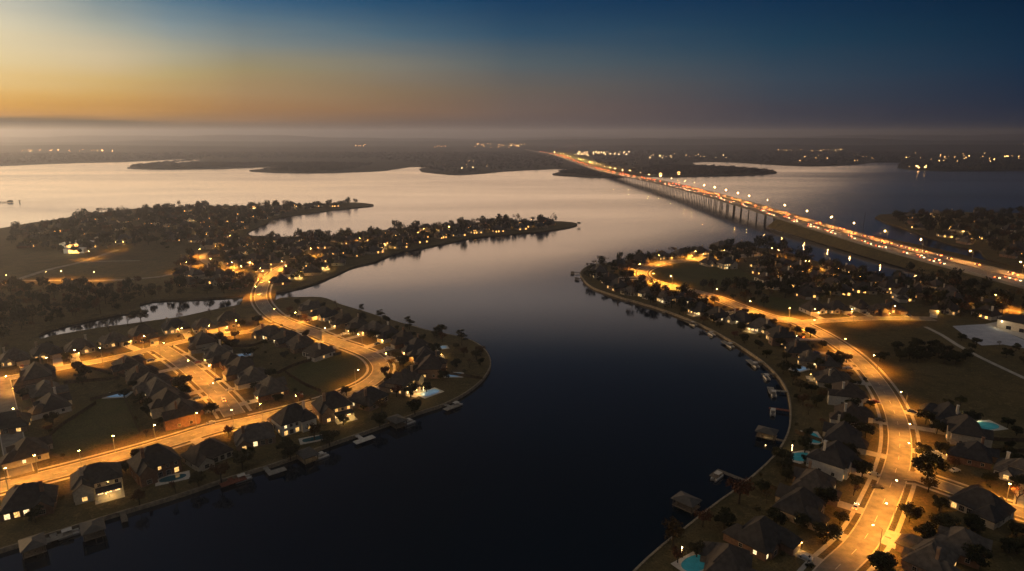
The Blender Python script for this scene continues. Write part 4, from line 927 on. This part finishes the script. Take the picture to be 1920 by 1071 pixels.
POOLS = [((324, 897), 5, 2.4, .5, 'pool', 'dark kidney pool with white deck behind the third left lakefront house', True, 'whitedeck', 0), ((590, 823), 5.5, 2.0, .45, 'pool', 'dark narrow pool behind the sixth left lakefront house', False, 'whitedeck', 0),
 ((806, 737), 5.5, 3, .8, 'poolpale', 'pale pool beside the glowing patio near the peninsula end', False, 'whitedeck', 600), ((851, 703), 4.5, 3, 0, 'poolpale', 'pale blue pool near the peninsula tip', False, 'whitedeck', 0), ((826, 652), 4, 2.5, .3, 'poolpale', 'small blue pool above the peninsula tip', False, 'walk', 0), ((221, 741), 5, 3, .1, 'poolpale', 'bright blue rectangular pool in the dark left yards', False, 'whitedeck', 0), ((458, 666), 4, 2.6, .3, 'poolpale', 'small blue pool behind the side street houses', False, 'walk', 0),
 ((1503, 857), 5.5, 3.6, .3, 'poollit', 'teal oval pool with white coping by the right lakefront', True, 'whitedeck', 60), ((1524, 821), 5.5, 2.8, 1.4, 'poollit', 'teal rectangular pool on the right lakefront', False, 'whitedeck', 0), ((1499, 692), 5, 2.8, .5, 'poolpale', 'pale pool above the curved seawall', False, 'whitedeck', 0), ((1846, 799), 7, 4, .2, 'poollit', 'lit turquoise pool with glowing garden at the right', True, 'whitedeck', 2600), ((1304, 1057), 5.5, 3.4, .6, 'poollit', 'blue pool at the bottom beside the lakefront house', True, 'whitedeck', 30), ((1862, 966), 4.5, 3.2, .6, 'poolpale', 'pale blue pool at the lower right edge', False, 'walk', 0)]
for p_ in POOLS: pool(*p_)
def fence(pts, label, h=1.9):
    p = smooth(px(pts, Z), 2.4); o = empty('wooden_fence', p[0], 0, label, 'fence'); b = Vector(p[0]); q = [v - b for v in p]
    m_ = MB(); ribbon(m_, q, .07, h, 0, h - .08)
    for v in q: m_.box(v.x - .07, v.x + .07, v.y - .07, v.y + .07, -.2, h + .1)
    m_.build('boards', M['fence'], o)
for pts, lab in (('95,852 98,815 180,758', 'dark board fence on the left side of the open green'), ('232,745 262,812', 'dark board fence on the right side of the open green'), ('535,700 570,722 602,736', 'dark board fence behind the inner bend green'), ('520,702 560,684 640,664', 'dark board fence above the oval green'), ('160,690 200,700 250,712', 'dark board fence behind the pond-side street'),
                 ('120,720 225,712', 'long fence across the dark left yards'), ('170,752 265,728', 'fence beside the blue rectangular pool'), ('400,650 470,650 500,640', 'fence behind the side street houses'), ('1430,1010 1452,985', 'short fence beside the lower right lakefront house'), ('1480,930 1440,915', 'fence towards the lake on the right shore'), ('1520,885 1470,868', 'fence between lakefront gardens on the right'), ('1540,830 1490,812', 'fence below the teal rectangular pool'), ('1770,845 1880,848 1960,850', 'fence behind the right roadside houses'), ('1820,825 1940,830', 'dark fence below the lit turquoise pool'), ('270,905 260,880', 'fence beside the kidney pool'), ('440,860 425,835', 'fence between two left lakefront gardens'), ('820,700 905,712', 'fence across the peninsula tip lawn')):
    fence(pts, lab)
for q, rz, lab, ci, lit in (((420, 752), 2.1, 'car with white headlights at the junction of the straight side street', 1, 1), ((1604, 953), .9, 'car with headlights on a driveway of the right lakefront', 1, 1), ((1790, 884), .3, 'pale car on a driveway at the right', 1, 0), ((1500, 633), 2.3, 'dark red car beside the curving right street', 3, 1), ((487, 553), 1.5, 'car with headlights crossing the causeway', 1, 1), ((492, 530), 1.5, 'second car with headlights just past the causeway', 2, 1), ((1645, 915), 2.9, 'dark car on a driveway left of the curving street', 0, 0), ((560, 742), .5, 'silver car on a driveway of the left lakefront', 1, 0), ((1600, 585), .2, 'silver car in front of the cross street houses', 1, 0), ((1622, 588), .1, 'dark car in front of the cross street houses', 0, 0), ((395, 795), .7, 'grey car parked on the lower left street', 2, 0), ((262, 668), .4, 'dark car parked on the pond-side street', 4, 0)):
    v = P(*q, Z + .03); o = car(v, rz, lab, 'cars on the streets', ci, True, bool(lit))
    if lit: light('SPOT', 1500, (1, .85, .6), (2.5, 0, .8), o, .15, 80, 'headlight_beam', (0, R(-80), 0))
cc_ = ('black', 'silver', 'grey', 'dark red', 'dark blue')
for i, (q, rz, ref) in enumerate(PARKED): car(q, rz, '%s car outside the %s' % (cc_[i * 3 % 5], ref), 'cars parked on driveways', i * 3 % 5, True, False)
v = P(12, 380); o = empty('jetty', (v.x, v.y, 0), 0, 'low dark jetty standing in the golden water at the left', 'jetty'); m_ = MB(); m_.box(-60, 14, -2, 2, .8, 1.6); m_.box(4, 12, -2.4, 2.4, 1.603, 4.5)
for k in range(10): m_.tube((-58 + k * 7.5, 0, -3), (-58 + k * 7.5, 0, .9), .4, .4)
m_.build('deck', M['post'], o)
v = P(37, 380); m_ = MB(); m_.tube((0, 0, -3), (0, 0, 4.5), .9, .7); m_.box(-1.2, 1.2, -1.2, 1.2, 3, 4.6); o = m_.build('channel_marker', M['post']); o.location = v; tag(o, 'dark channel marker in the golden water near the jetty', 'marker')
# ---------------------------------------------------------------- trees
def np_mesh(name, verts, k, mats, midx=None):     # verts (n*k,3) -> n polygons of k corners
    n = len(verts) // k; me = bpy.data.meshes.new(name); me.vertices.add(len(verts)); me.vertices.foreach_set('co', np.ascontiguousarray(verts, dtype=np.float32).ravel())
    me.loops.add(n * k); me.loops.foreach_set('vertex_index', np.arange(n * k, dtype=np.int32)); me.polygons.add(n)
    me.polygons.foreach_set('loop_start', np.arange(0, n * k, k, dtype=np.int32)); me.polygons.foreach_set('loop_total', np.full(n, k, dtype=np.int32))
    for m in mats: me.materials.append(m)
    if midx is not None: me.polygons.foreach_set('material_index', midx.astype(np.int32))
    me.update(); me.validate(); return me
def leaves(g, lobes, n, size):      # leaf clumps through the volume of ellipsoid lobes, denser towards their skin
    lob = np.array(lobes); w = lob[:, 3] ** 2; idx = g.choice(len(lob), n, p=w / w.sum())
    d = g.normal(size=(n, 3)); d /= np.linalg.norm(d, axis=1)[:, None]; rr = g.random(n) ** .35
    c = lob[idx, :3] + d * (rr * lob[idx, 3])[:, None] * np.stack([np.ones(n), np.ones(n), lob[idx, 4]], 1)
    nrm = d + g.normal(size=(n, 3)) * .7; nrm /= np.linalg.norm(nrm, axis=1)[:, None]
    u = np.cross(nrm, g.normal(size=(n, 3))); u /= np.linalg.norm(u, axis=1)[:, None]; v = np.cross(nrm, u)
    s = size * g.uniform(.55, 1.35, n)[:, None]
    return np.stack([c - u * s, c - v * s * .7, c + u * s, c + v * s * .7], 1).reshape(-1, 3)
def oak(seed, R_, H_, n, leaf, flat=.75, nl=11):
    g = np.random.default_rng(seed); lob = [(0, 0, H_ * .66, R_ * .6, flat)]; r = random.Random(seed)
    tr = MB(); zb = H_ * .34
    for i in range(nl):
        a = 6.283 * i / nl + r.uniform(-.4, .4); q = R_ * r.uniform(.42, .78); z = H_ * r.uniform(.42, .84)
        lob.append((math.cos(a) * q, math.sin(a) * q, z, R_ * r.uniform(.26, .44), flat))
        if i % 2 == 0: tr.tube((0, 0, zb), (math.cos(a) * q * .8, math.sin(a) * q * .8, z), .16, .05, 5)
    tr.tube((0, 0, -.4), (.1, .05, zb), .36, .24, 7); tr.tube((.1, .05, zb), (0, 0, H_ * .7), .24, .07, 6)
    return leaves(g, lob, n, leaf), tr
def cedar(seed, R_, H_, n, leaf):
    r = random.Random(seed); g = np.random.default_rng(seed); lob = []; tr = MB(); tr.tube((0, 0, -.4), (.2, 0, H_ * .95), .3, .08, 7)
    for i in range(9):
        z = H_ * (.45 + .53 * i / 8); a = r.uniform(0, 6.28); q = R_ * r.uniform(.25, .7) * (1.15 - .5 * i / 8)
        lob.append((math.cos(a) * q, math.sin(a) * q, z, R_ * r.uniform(.35, .55), .22)); tr.tube((.1, 0, z - .5), (math.cos(a) * q, math.sin(a) * q, z), .09, .04, 5)
    return leaves(g, lob, n, leaf), tr
def bare(seed, R_, H_):
    r = random.Random(seed); tr = MB(); tips = []
    def grow(p, d, l, rad, k):
        q = p + d * l; tr.tube(p, q, rad, rad * .62, 5 if k < 2 else 3)
        if k == 5 or rad < .012: tips.append(q); return
        for _ in range(3 if k < 3 else 2):
            n = (d + Vector((r.uniform(-1, 1), r.uniform(-1, 1), r.uniform(-.25, .7))) * .75).normalized(); grow(q, n, l * r.uniform(.62, .82), max(.02, rad * .6), k + 1)
    grow(Vector((0, 0, -.3)), Vector((0, 0, 1)), H_ * .24, .26, 0)
    g = np.random.default_rng(seed); t = np.array([tuple(q) for q in tips]); lob = [(*q, .5, 1) for q in t]
    return leaves(g, lob, len(lob) * 2, .2), tr
TK = {}
def proto(kind, lv, tr, m): TK[kind] = (np_mesh('crown', lv, 4, [M[m]]), tr.mesh('trunk', [M['bark']]))
proto('oak0', *oak(1, 5.2, 9.5, 1500, .42), 'leaf'); proto('oak1', *oak(2, 4.2, 8, 1200, .4, .85), 'leaf2'); proto('oak2', *oak(3, 6, 10.5, 1800, .45, .7, 13), 'leaf')
proto('rust0', *oak(4, 4.0, 8.5, 650, .34, .9), 'rust'); proto('cedar0', *cedar(5, 4.2, 11, 1000, .4), 'leaf'); proto('cedar1', *cedar(6, 3.6, 10, 800, .4), 'leaf')
proto('bare0', *bare(7, 4, 9.5), 'rust'); proto('bare1', *bare(8, 4, 8.5), 'rust')
g_ = np.random.default_rng(9)
SHRUB = [np_mesh('shrub', leaves(g_, [(0, 0, .6, .9, .8), (.7, .2, .5, .6, .8), (-.5, -.4, .5, .6, .8)], 130, .2), 4, [M['leaf']]), np_mesh('shrub', leaves(g_, [(0, 0, .8, 1.0, .9), (.5, -.4, .6, .7, .9)], 130, .22), 4, [M['leaf2']])]
LOOKT = {'oak0': 'dark round tree', 'oak1': 'olive bushy tree', 'oak2': 'wide dark tree', 'rust0': 'brown autumn tree', 'cedar0': 'flat layered cedar', 'cedar1': 'flat layered cedar', 'bare0': 'bare twiggy tree', 'bare1': 'bare twiggy tree'}
TREES = []; used = {}
def tree(x, y, kind, s, label=None, group=None):
    if label is None:
        hs = min(HOUSES, key=lambda h: (h[0] - x) ** 2 + (h[1] - y) ** 2); dx, dy = x - hs[0], y - hs[1]
        where = 'right of' if abs(dx) > abs(dy) and dx > 0 else 'left of' if abs(dx) > abs(dy) else 'behind' if dy > 0 else 'in front of'
        ref = hs[3]
        if math.hypot(dx, dy) > 45: label = LOOKT[kind] + ' standing in ' + (group or 'the open'); grp = LOOKT[kind] + 's in ' + (group or 'the open')
        else:
            label = '%s %s %s%s' % (LOOKT[kind], where, 'a ' if ref.startswith('house') else 'the ', ref); grp = label
        group = grp
    o = empty('tree', (x, y, Z - .1), random.uniform(0, 6.28), ' '.join(label.split()), 'tree', group)
    o.scale = (s * random.uniform(.9, 1.1), s * random.uniform(.9, 1.1), s * random.uniform(.88, 1.12))
    c, t = TK[kind]; link('crown', c, o); link('trunk', t, o); TREES.append((x, y))
def at_tree(pt, kind, s, label): v = P(*pt, Z); tree(v.x, v.y, kind, s, label)
for pt, kind, s, label in [
 ((345, 727), 'oak1', 1.0, 'round tree lit orange by the lamp at the side street'), ((1738, 900), 'oak2', 1.15, 'big dark spiky tree beside the right street corner'), ((1652, 1088), 'oak0', 1.0, 'dark tree at the bottom beside the right street'), ((901, 668), 'rust0', .95, 'brown autumn tree at the peninsula tip'), ((880, 690), 'bare0', .9, 'bare brown tree on the peninsula tip lawn'),
 ((679, 588), 'cedar1', .85, 'first flat dark cedar on the outer shore from the causeway'), ((714, 602), 'cedar0', .9, 'second flat dark cedar on the outer shore from the causeway'), ((768, 618), 'cedar0', .95, 'third flat dark cedar on the outer shore from the causeway'), ((866, 648), 'cedar0', 1.0, 'flat dark cedar nearest the peninsula tip'), ((632, 577), 'bare1', .9, 'bare tree on the outer shore near the causeway'),
 ((1262, 1024), 'rust0', 1.25, 'brown tree on the seawall at the bottom'), ((1385, 945), 'rust0', 1.25, 'brown tree by the long bent dock'), ((1468, 870), 'oak0', .9, 'dark tree on the lawn beside the teal oval pool'), ((1500, 735), 'oak1', .85, 'dark tree on the right lakefront lawn'), ((1505, 760), 'rust0', .8, 'brown tree on the right lakefront lawn above the plain straight dock'),
 ((1905, 945), 'bare0', 1.1, 'bare tree lit orange at the lower right edge'), ((415, 905), 'rust0', 1.0, 'brown tree behind the red-stained deck'), ((455, 880), 'oak1', 1.0, 'dark tree between the red deck and the pale dock'), ((590, 825), 'rust0', 1.0, 'brown tree beside the narrow pool'), ((535, 850), 'oak0', .8, 'dark tree on the lakefront lawn above the lit boathouse'), ((715, 775), 'rust0', .95, 'brown tree on the lawn right of the glowing patio'), ((770, 745), 'oak0', .9, 'dark tree on the lawn below the peninsula end house'),
 ((650, 742), 'oak1', .75, 'lit tree on the kerb before the seventh left lakefront house'), ((723, 703), 'oak1', .7, 'lit bush-like tree at the outside of the left bend'), ((735, 688), 'rust0', .75, 'glowing autumn tree at the outside of the left bend'), ((265, 606), 'oak0', 1.3, 'dark tree on the pond bank'), ((335, 604), 'bare0', 1.1, 'bare tree on the near pond bank'), ((395, 590), 'bare1', .8, 'small bare tree on the near pond bank'), ((240, 612), 'bare0', 1.2, 'bare spreading tree at the narrow end of the pond'), ((205, 622), 'bare1', 1.1, 'bare tree at the narrow end of the pond'),
 ((330, 925), 'bare0', .9, 'bare tree on the bank left of the red-stained deck'), ((372, 912), 'oak1', .85, 'olive tree on the bank just left of the red-stained deck'), ((545, 862), 'oak0', .8, 'dark tree on the bank left of the lamp-lit left boathouse'), ((618, 834), 'oak2', .75, 'wide dark tree on the bank right of the lamp-lit left boathouse'), ((712, 800), 'oak1', .9, 'round tree on the bank left of the boathouse with a pale boat'), ((778, 776), 'oak0', .75, 'dark tree on the bank right of the boathouse with a pale boat'), ((262, 948), 'rust0', .75, 'brown tree on the bank right of the short finger pier'),
 ((1085, 422), 'oak1', .7, 'lone round tree on the tip of the middle peninsula'), ((1493, 628), 'oak1', .9, 'dark tree beside the curving street near the cross street')]: at_tree(pt, kind, s, label)
KN = ['oak0', 'oak0', 'oak1', 'oak2', 'oak1', 'rust0', 'bare0', 'oak0']
rt = random.Random(21)
NEAR = [('-20,655 300,640 470,610 560,575 880,640 905,690 700,800 300,915 0,1020 -80,1040', 105, 7, ['545,705 580,680 640,664 690,668 702,682 698,698 660,722 620,738 575,745 540,735', '95,850 110,800 180,755 230,745 265,812 200,838 130,862'], 'the yards on the left'),
        ('1195,1075 1400,920 1475,850 1490,760 1460,700 1350,625 1200,565 1240,550 1330,570 1420,600 1560,650 1660,740 1700,1000 1920,860 1920,1075', 100, 7, [], 'the yards on the right'),
        ('1700,1075 1700,920 1740,770 1790,760 1960,830 1960,1075', 28, 8, [], 'the yards at the lower right')]
for outline, n, gap, av, desc in NEAR:
    for x, y in scatter(outline, n, gap, 70 + n, av, 3.5, housegap=-1.5): tree(x, y, rt.choice(KN), rt.uniform(.45, .85), None, desc)
for x, y in scatter('1640,668 1690,655 1760,660 1815,672 1800,690 1700,688 1650,684', 26, 5, 5, (), 2): tree(x, y, rt.choice(['oak0', 'oak1', 'oak2']), rt.uniform(.5, .8), 'dark thicket tree in the middle of the dark right field', 'thicket in the dark right field')
for x, y in scatter('1800,640 1830,645 1880,655 1930,670 1930,690 1860,690 1810,665', 9, 8, 6, (), 2): tree(x, y, rt.choice(['oak0', 'bare0', 'oak1']), rt.uniform(.5, .8), 'dark tree below the pale yard', 'trees below the pale yard')
for k, (x, y) in enumerate(scatter(NEAR[0][0], 60, 6, 91, NEAR[0][3], 1.5, housegap=-2.5) + scatter(NEAR[1][0], 60, 6, 92, (), 1.5, housegap=-2.5)):
    o = link('shrub', SHRUB[k % 2], None, (x, y, Z), rt.uniform(0, 6)); o.scale = [rt.uniform(.7, 1.3)] * 3
    hs = min(HOUSES, key=lambda h: (h[0] - x) ** 2 + (h[1] - y) ** 2); tag(o, 'low shrub beside the ' + hs[3], 'shrub', 'shrubs beside the ' + hs[3])
n_near = len(TREES)
# farther trees: the nearest ones stay individuals, the rest is one mass
pool_ = []
def sc_(rg, n, gap, seed, av=(), desc='', rgap=6, kinds=None): pool_.extend((x, y, desc, rg) for x, y in scatter(rg, n, gap, seed, av, rgap, housegap=-3))
sc_(REG['right middle'], 170, 7, 201, ['1500,575 1560,590 1640,586 1640,598 1500,600'], 'the dark wooded land behind the cross street')
sc_('1100,503 1130,497 1200,487 1280,478 1380,468 1440,468 1490,479 1530,492 1500,505 1440,495 1370,500 1310,492 1240,498 1205,520 1230,540 1330,562 1330,600 1240,578 1150,550 1096,525', 150, 8, 202, ['1212,515 1222,504 1262,496 1310,494 1370,503 1410,522 1408,530 1370,538 1310,543 1250,533'], 'the right peninsula tip')
sc_('1290,548 1330,560 1420,590 1490,560 1440,525 1410,535', 34, 9, 203, ['1415,568 1445,560 1480,566 1520,584 1500,596 1455,588'], 'the land below the round field')
sc_(REG['left wood'], 190, 9, 204, (), 'the misty wood by the pond')
sc_(REG['middle peninsula'], 560, 10, 205, FIELD, 'the hazy middle peninsula', 7)
sc_(REG['upper peninsula'], 620, 13, 206, FIELD, 'the golden misty upper peninsula', 6)
sc_(REG['far right peninsula'], 260, 13, 207, (), 'the far right peninsula', 5)
sc_('1760,540 1800,536 1860,556 1940,580 1940,598 1880,600 1830,570', 24, 10, 208, (), 'the bank below the highway')
sc_('1700,512 1760,522 1850,545 1940,566 1930,572 1800,545 1730,527', 14, 9, 209, (), 'the bank below the highway')
pool_.sort(key=lambda q: q[0] ** 2 + q[1] ** 2)
budget = 296 - n_near
rest = []
for k, (x, y, desc, rg) in enumerate(pool_):
    kd = rt.choice(KN)
    if k < budget: tree(x, y, kd, rt.uniform(.55, 1.35), '%s among the trees on %s' % (LOOKT[kd], desc), '%ss on %s' % (LOOKT[kd], desc))
    else: rest.append((x, y))
lowp = []
for s in range(9):
    g = np.random.default_rng(300 + s); lob = [(0, 0, 5.6, 3.6, .8)] + [(math.cos(a) * 2.6, math.sin(a) * 2.6, g.uniform(3.6, 7), g.uniform(1.6, 2.4), .85) for a in g.uniform(0, 6.28, 6)]
    q = leaves(g, lob if s < 6 else lob[1:5], (230, 200, 260, 180, 230, 210, 110, 90, 130)[s], .75 if s < 6 else .5); t = []
    for a in (0, 1.57): dx, dy = math.cos(a) * .25, math.sin(a) * .25; t += [(-dx, -dy, -1), (dx, dy, -1), (dx * .6, dy * .6, 5), (-dx * .6, -dy * .6, 5)]
    lowp.append(np.concatenate([q, np.array(t)]))
chunks = []; mi = []
for x, y in rest:
    pi_ = rt.randrange(9); q = lowp[pi_]; mi.append(np.full(len(q) // 4, 1 if pi_ > 6 else 2 if pi_ in (1, 4) else 0)); a = rt.uniform(0, 6.28); s = rt.uniform(.65, 1.75) if math.hypot(x, y) > 800 else rt.uniform(.6, 1.35); c, n = math.cos(a) * s, math.sin(a) * s
    chunks.append(np.stack([q[:, 0] * c - q[:, 1] * n + x, q[:, 0] * n + q[:, 1] * c + y, q[:, 2] * s * rt.uniform(.7, 1.5) + Z], 1))
o = link('tree_mass', np_mesh('tree_mass', np.concatenate(chunks), 4, [M['leaf'], M['rust'], M['leaf2']], np.concatenate(mi))); tag(o, 'dense dark trees covering the hazy peninsulas beyond the nearer trees', 'wood', kind='stuff')
print('trees', n_near, len(pool_), len(rest))

# far woods: lumpy low canopy along the far shores
g = np.random.default_rng(77)
def far_wood(outlines, n, seed):
    g = np.random.default_rng(seed); out = []
    polys = [[(v.x, v.y) for v in px(o)] for o, _ in outlines]
    for poly, (o_, share) in zip(polys, outlines):
        xs = [p[0] for p in poly]; ys = [p[1] for p in poly]; k = 0
        while k < n * share:
            x, y = g.uniform(min(xs), max(xs)), g.uniform(min(ys), max(ys))
            if not inpoly(x, y, poly): continue
            if np.hypot(HX[:, 0] - x, HX[:, 1] - y).min() < 38: k += .3; continue
            out.append((x, y)); k += 1
    return out
HX = np.array([(p.x, p.y) for p in hw])
pts = far_wood([('244,314 250,311.5 330,304 378,301 300,308 480,307 600,306 700,309 640,321 560,323 485,320.5 480,320 560,314 500,312 400,315.5 290,316.5', .2), ('-200,314 0,309 130,304 250,301 400,298 700,298 780,306 795,316 850,326 900,324 950,319 1050,316 1060,300 990,286 700,287 300,287 -200,290', .36), ('1050,324 1075,321 1130,325 1150,332 1100,331', .04), ('1190,327 1250,331 1320,330 1425,327 1450,323 1420,318.5 1330,312.5 1240,312 1180,320', .1), ('1130,316 1240,310 1300,303 1380,304 1450,308 1520,311 1600,308 1690,304 1692,315 1760,320 1920,320 2100,320 2100,290 1600,284 1100,284', .3)], 9000, 5)
low2 = []
for s in range(4):
    lob = [(0, 0, 4.5, 5.5, .8), (3, 1, 5, 4, .8), (-3, -1.5, 4, 4, .8)]; low2.append(leaves(g, lob, 34, 2.1))
ch = []
for x, y in pts:
    q = low2[rt.randrange(4)]; s = rt.uniform(.7, 1.25); ch.append(np.stack([q[:, 0] * s + x, q[:, 1] * s + y, q[:, 2] * s * .9 + 2], 1))
o = link('far_wood', np_mesh('far_wood', np.concatenate(ch), 4, [M['wood']])); tag(o, 'far woods along the opposite shore of the lake', 'wood', kind='stuff')

# ---------------------------------------------------------------- lights of the far towns
def far_lamp(x, y, mkey, r, label, group, h=7):
    v = P(x, y, h); m_ = MB(); m_.sphere((0, 0, h), r * .78, 1, 6, 4); m_.tube((0, 0, -2), (0, 0, h), .25, .2, 5, 0)
    o = m_.build('distant_lamp', [M['darkmetal'], M[mkey]]); o.location = (v.x, v.y, 2); o.location.z = 0; tag(o, label, 'distant lamp', group)
rf = random.Random(8)
for x0, x1, y0, y1, n, r, mk, lab in [(1078, 1180, 283, 292, 34, 2.6, 'far_white', 'bright town lamp in the cluster right of the bridge end'), (1203, 1266, 273, 276, 16, 3.6, 'far_white', 'lamp in the bright horizontal row above the bridge'), (1185, 1250, 263, 270, 9, 3.0, 'far_white', 'faint lamp above the bright horizontal row'), (885, 985, 268, 277, 22, 3.4, 'far_warm', 'amber lamp in the town left of the bridge end'), (1215, 1275, 288, 297, 10, 2.0, 'far_white', 'pale lamp below the bright horizontal row'),
  (1388, 1422, 274, 279, 9, 3, 'far_warm', 'amber lamp in the middle row of the right far shore'), (1436, 1465, 264, 268, 6, 3.4, 'far_white', 'lamp in the short row near the horizon'), (1450, 1580, 276, 284, 15, 2.3, 'far_warm', 'scattered lamp on the middle of the far right shore'), (1740, 1890, 272, 277, 34, 3.0, 'far_warm', 'lamp in the long row at the far right'), (1690, 1920, 286, 303, 26, 2.2, 'far_warm', 'warm house lamp near the far right shore'), (1700, 1740, 308, 316, 8, 1.8, 'far_warm', 'lamp close to the far right waterline'),
  (30, 220, 279, 285, 14, 3, 'far_warm', 'faint lamp in the mist of the far left shore'), (665, 690, 271, 277, 6, 3, 'far_warm', 'small lamp cluster in the centre-left mist'), (815, 840, 272, 277, 5, 2.8, 'far_warm', 'small lamp pair left of the amber town'), (1280, 1370, 283, 300, 8, 1.8, 'far_white', 'lone lamp behind the dark island'), (860, 915, 290, 322, 6, 1.6, 'far_white', 'lamp near the waterline of the central far shore'), (1480, 1680, 290, 304, 10, 1.8, 'far_warm', 'lone lamp by the inlet of the far right shore'), (1890, 1920, 266, 282, 4, 3, 'far_white', 'lamp at the extreme right of the far shore')]:
    for k in range(int(n * 1.45)):
        x, y = rf.uniform(x0, x1), rf.triangular(y0, y1)
        far_lamp(x, y, mk, r * rf.choice((.45, .55, .7, .9, 1.15)), lab, 'lamps: ' + lab)

# ---------------------------------------------------------------- haze
hz_ = MB(); hz_.box(-15000, 15000, -1700, 15000, -8, 185)
hm_ = bpy.data.materials.new('haze'); hm_.use_nodes = True; t = hm_.node_tree
for n in list(t.nodes): t.nodes.remove(n)
mo = t.nodes.new('ShaderNodeOutputMaterial'); pv = t.nodes.new('ShaderNodeVolumePrincipled'); t.links.new(pv.outputs[0], mo.inputs['Volume'])
pv.inputs['Color'].default_value = (.46, .52, .68, 1); pv.inputs['Density'].default_value = 1.5e-4; pv.inputs['Anisotropy'].default_value = .74
o = hz_.build('haze', hm_); tag(o, 'pale dusk haze lying over the lake', 'haze', kind='stuff')
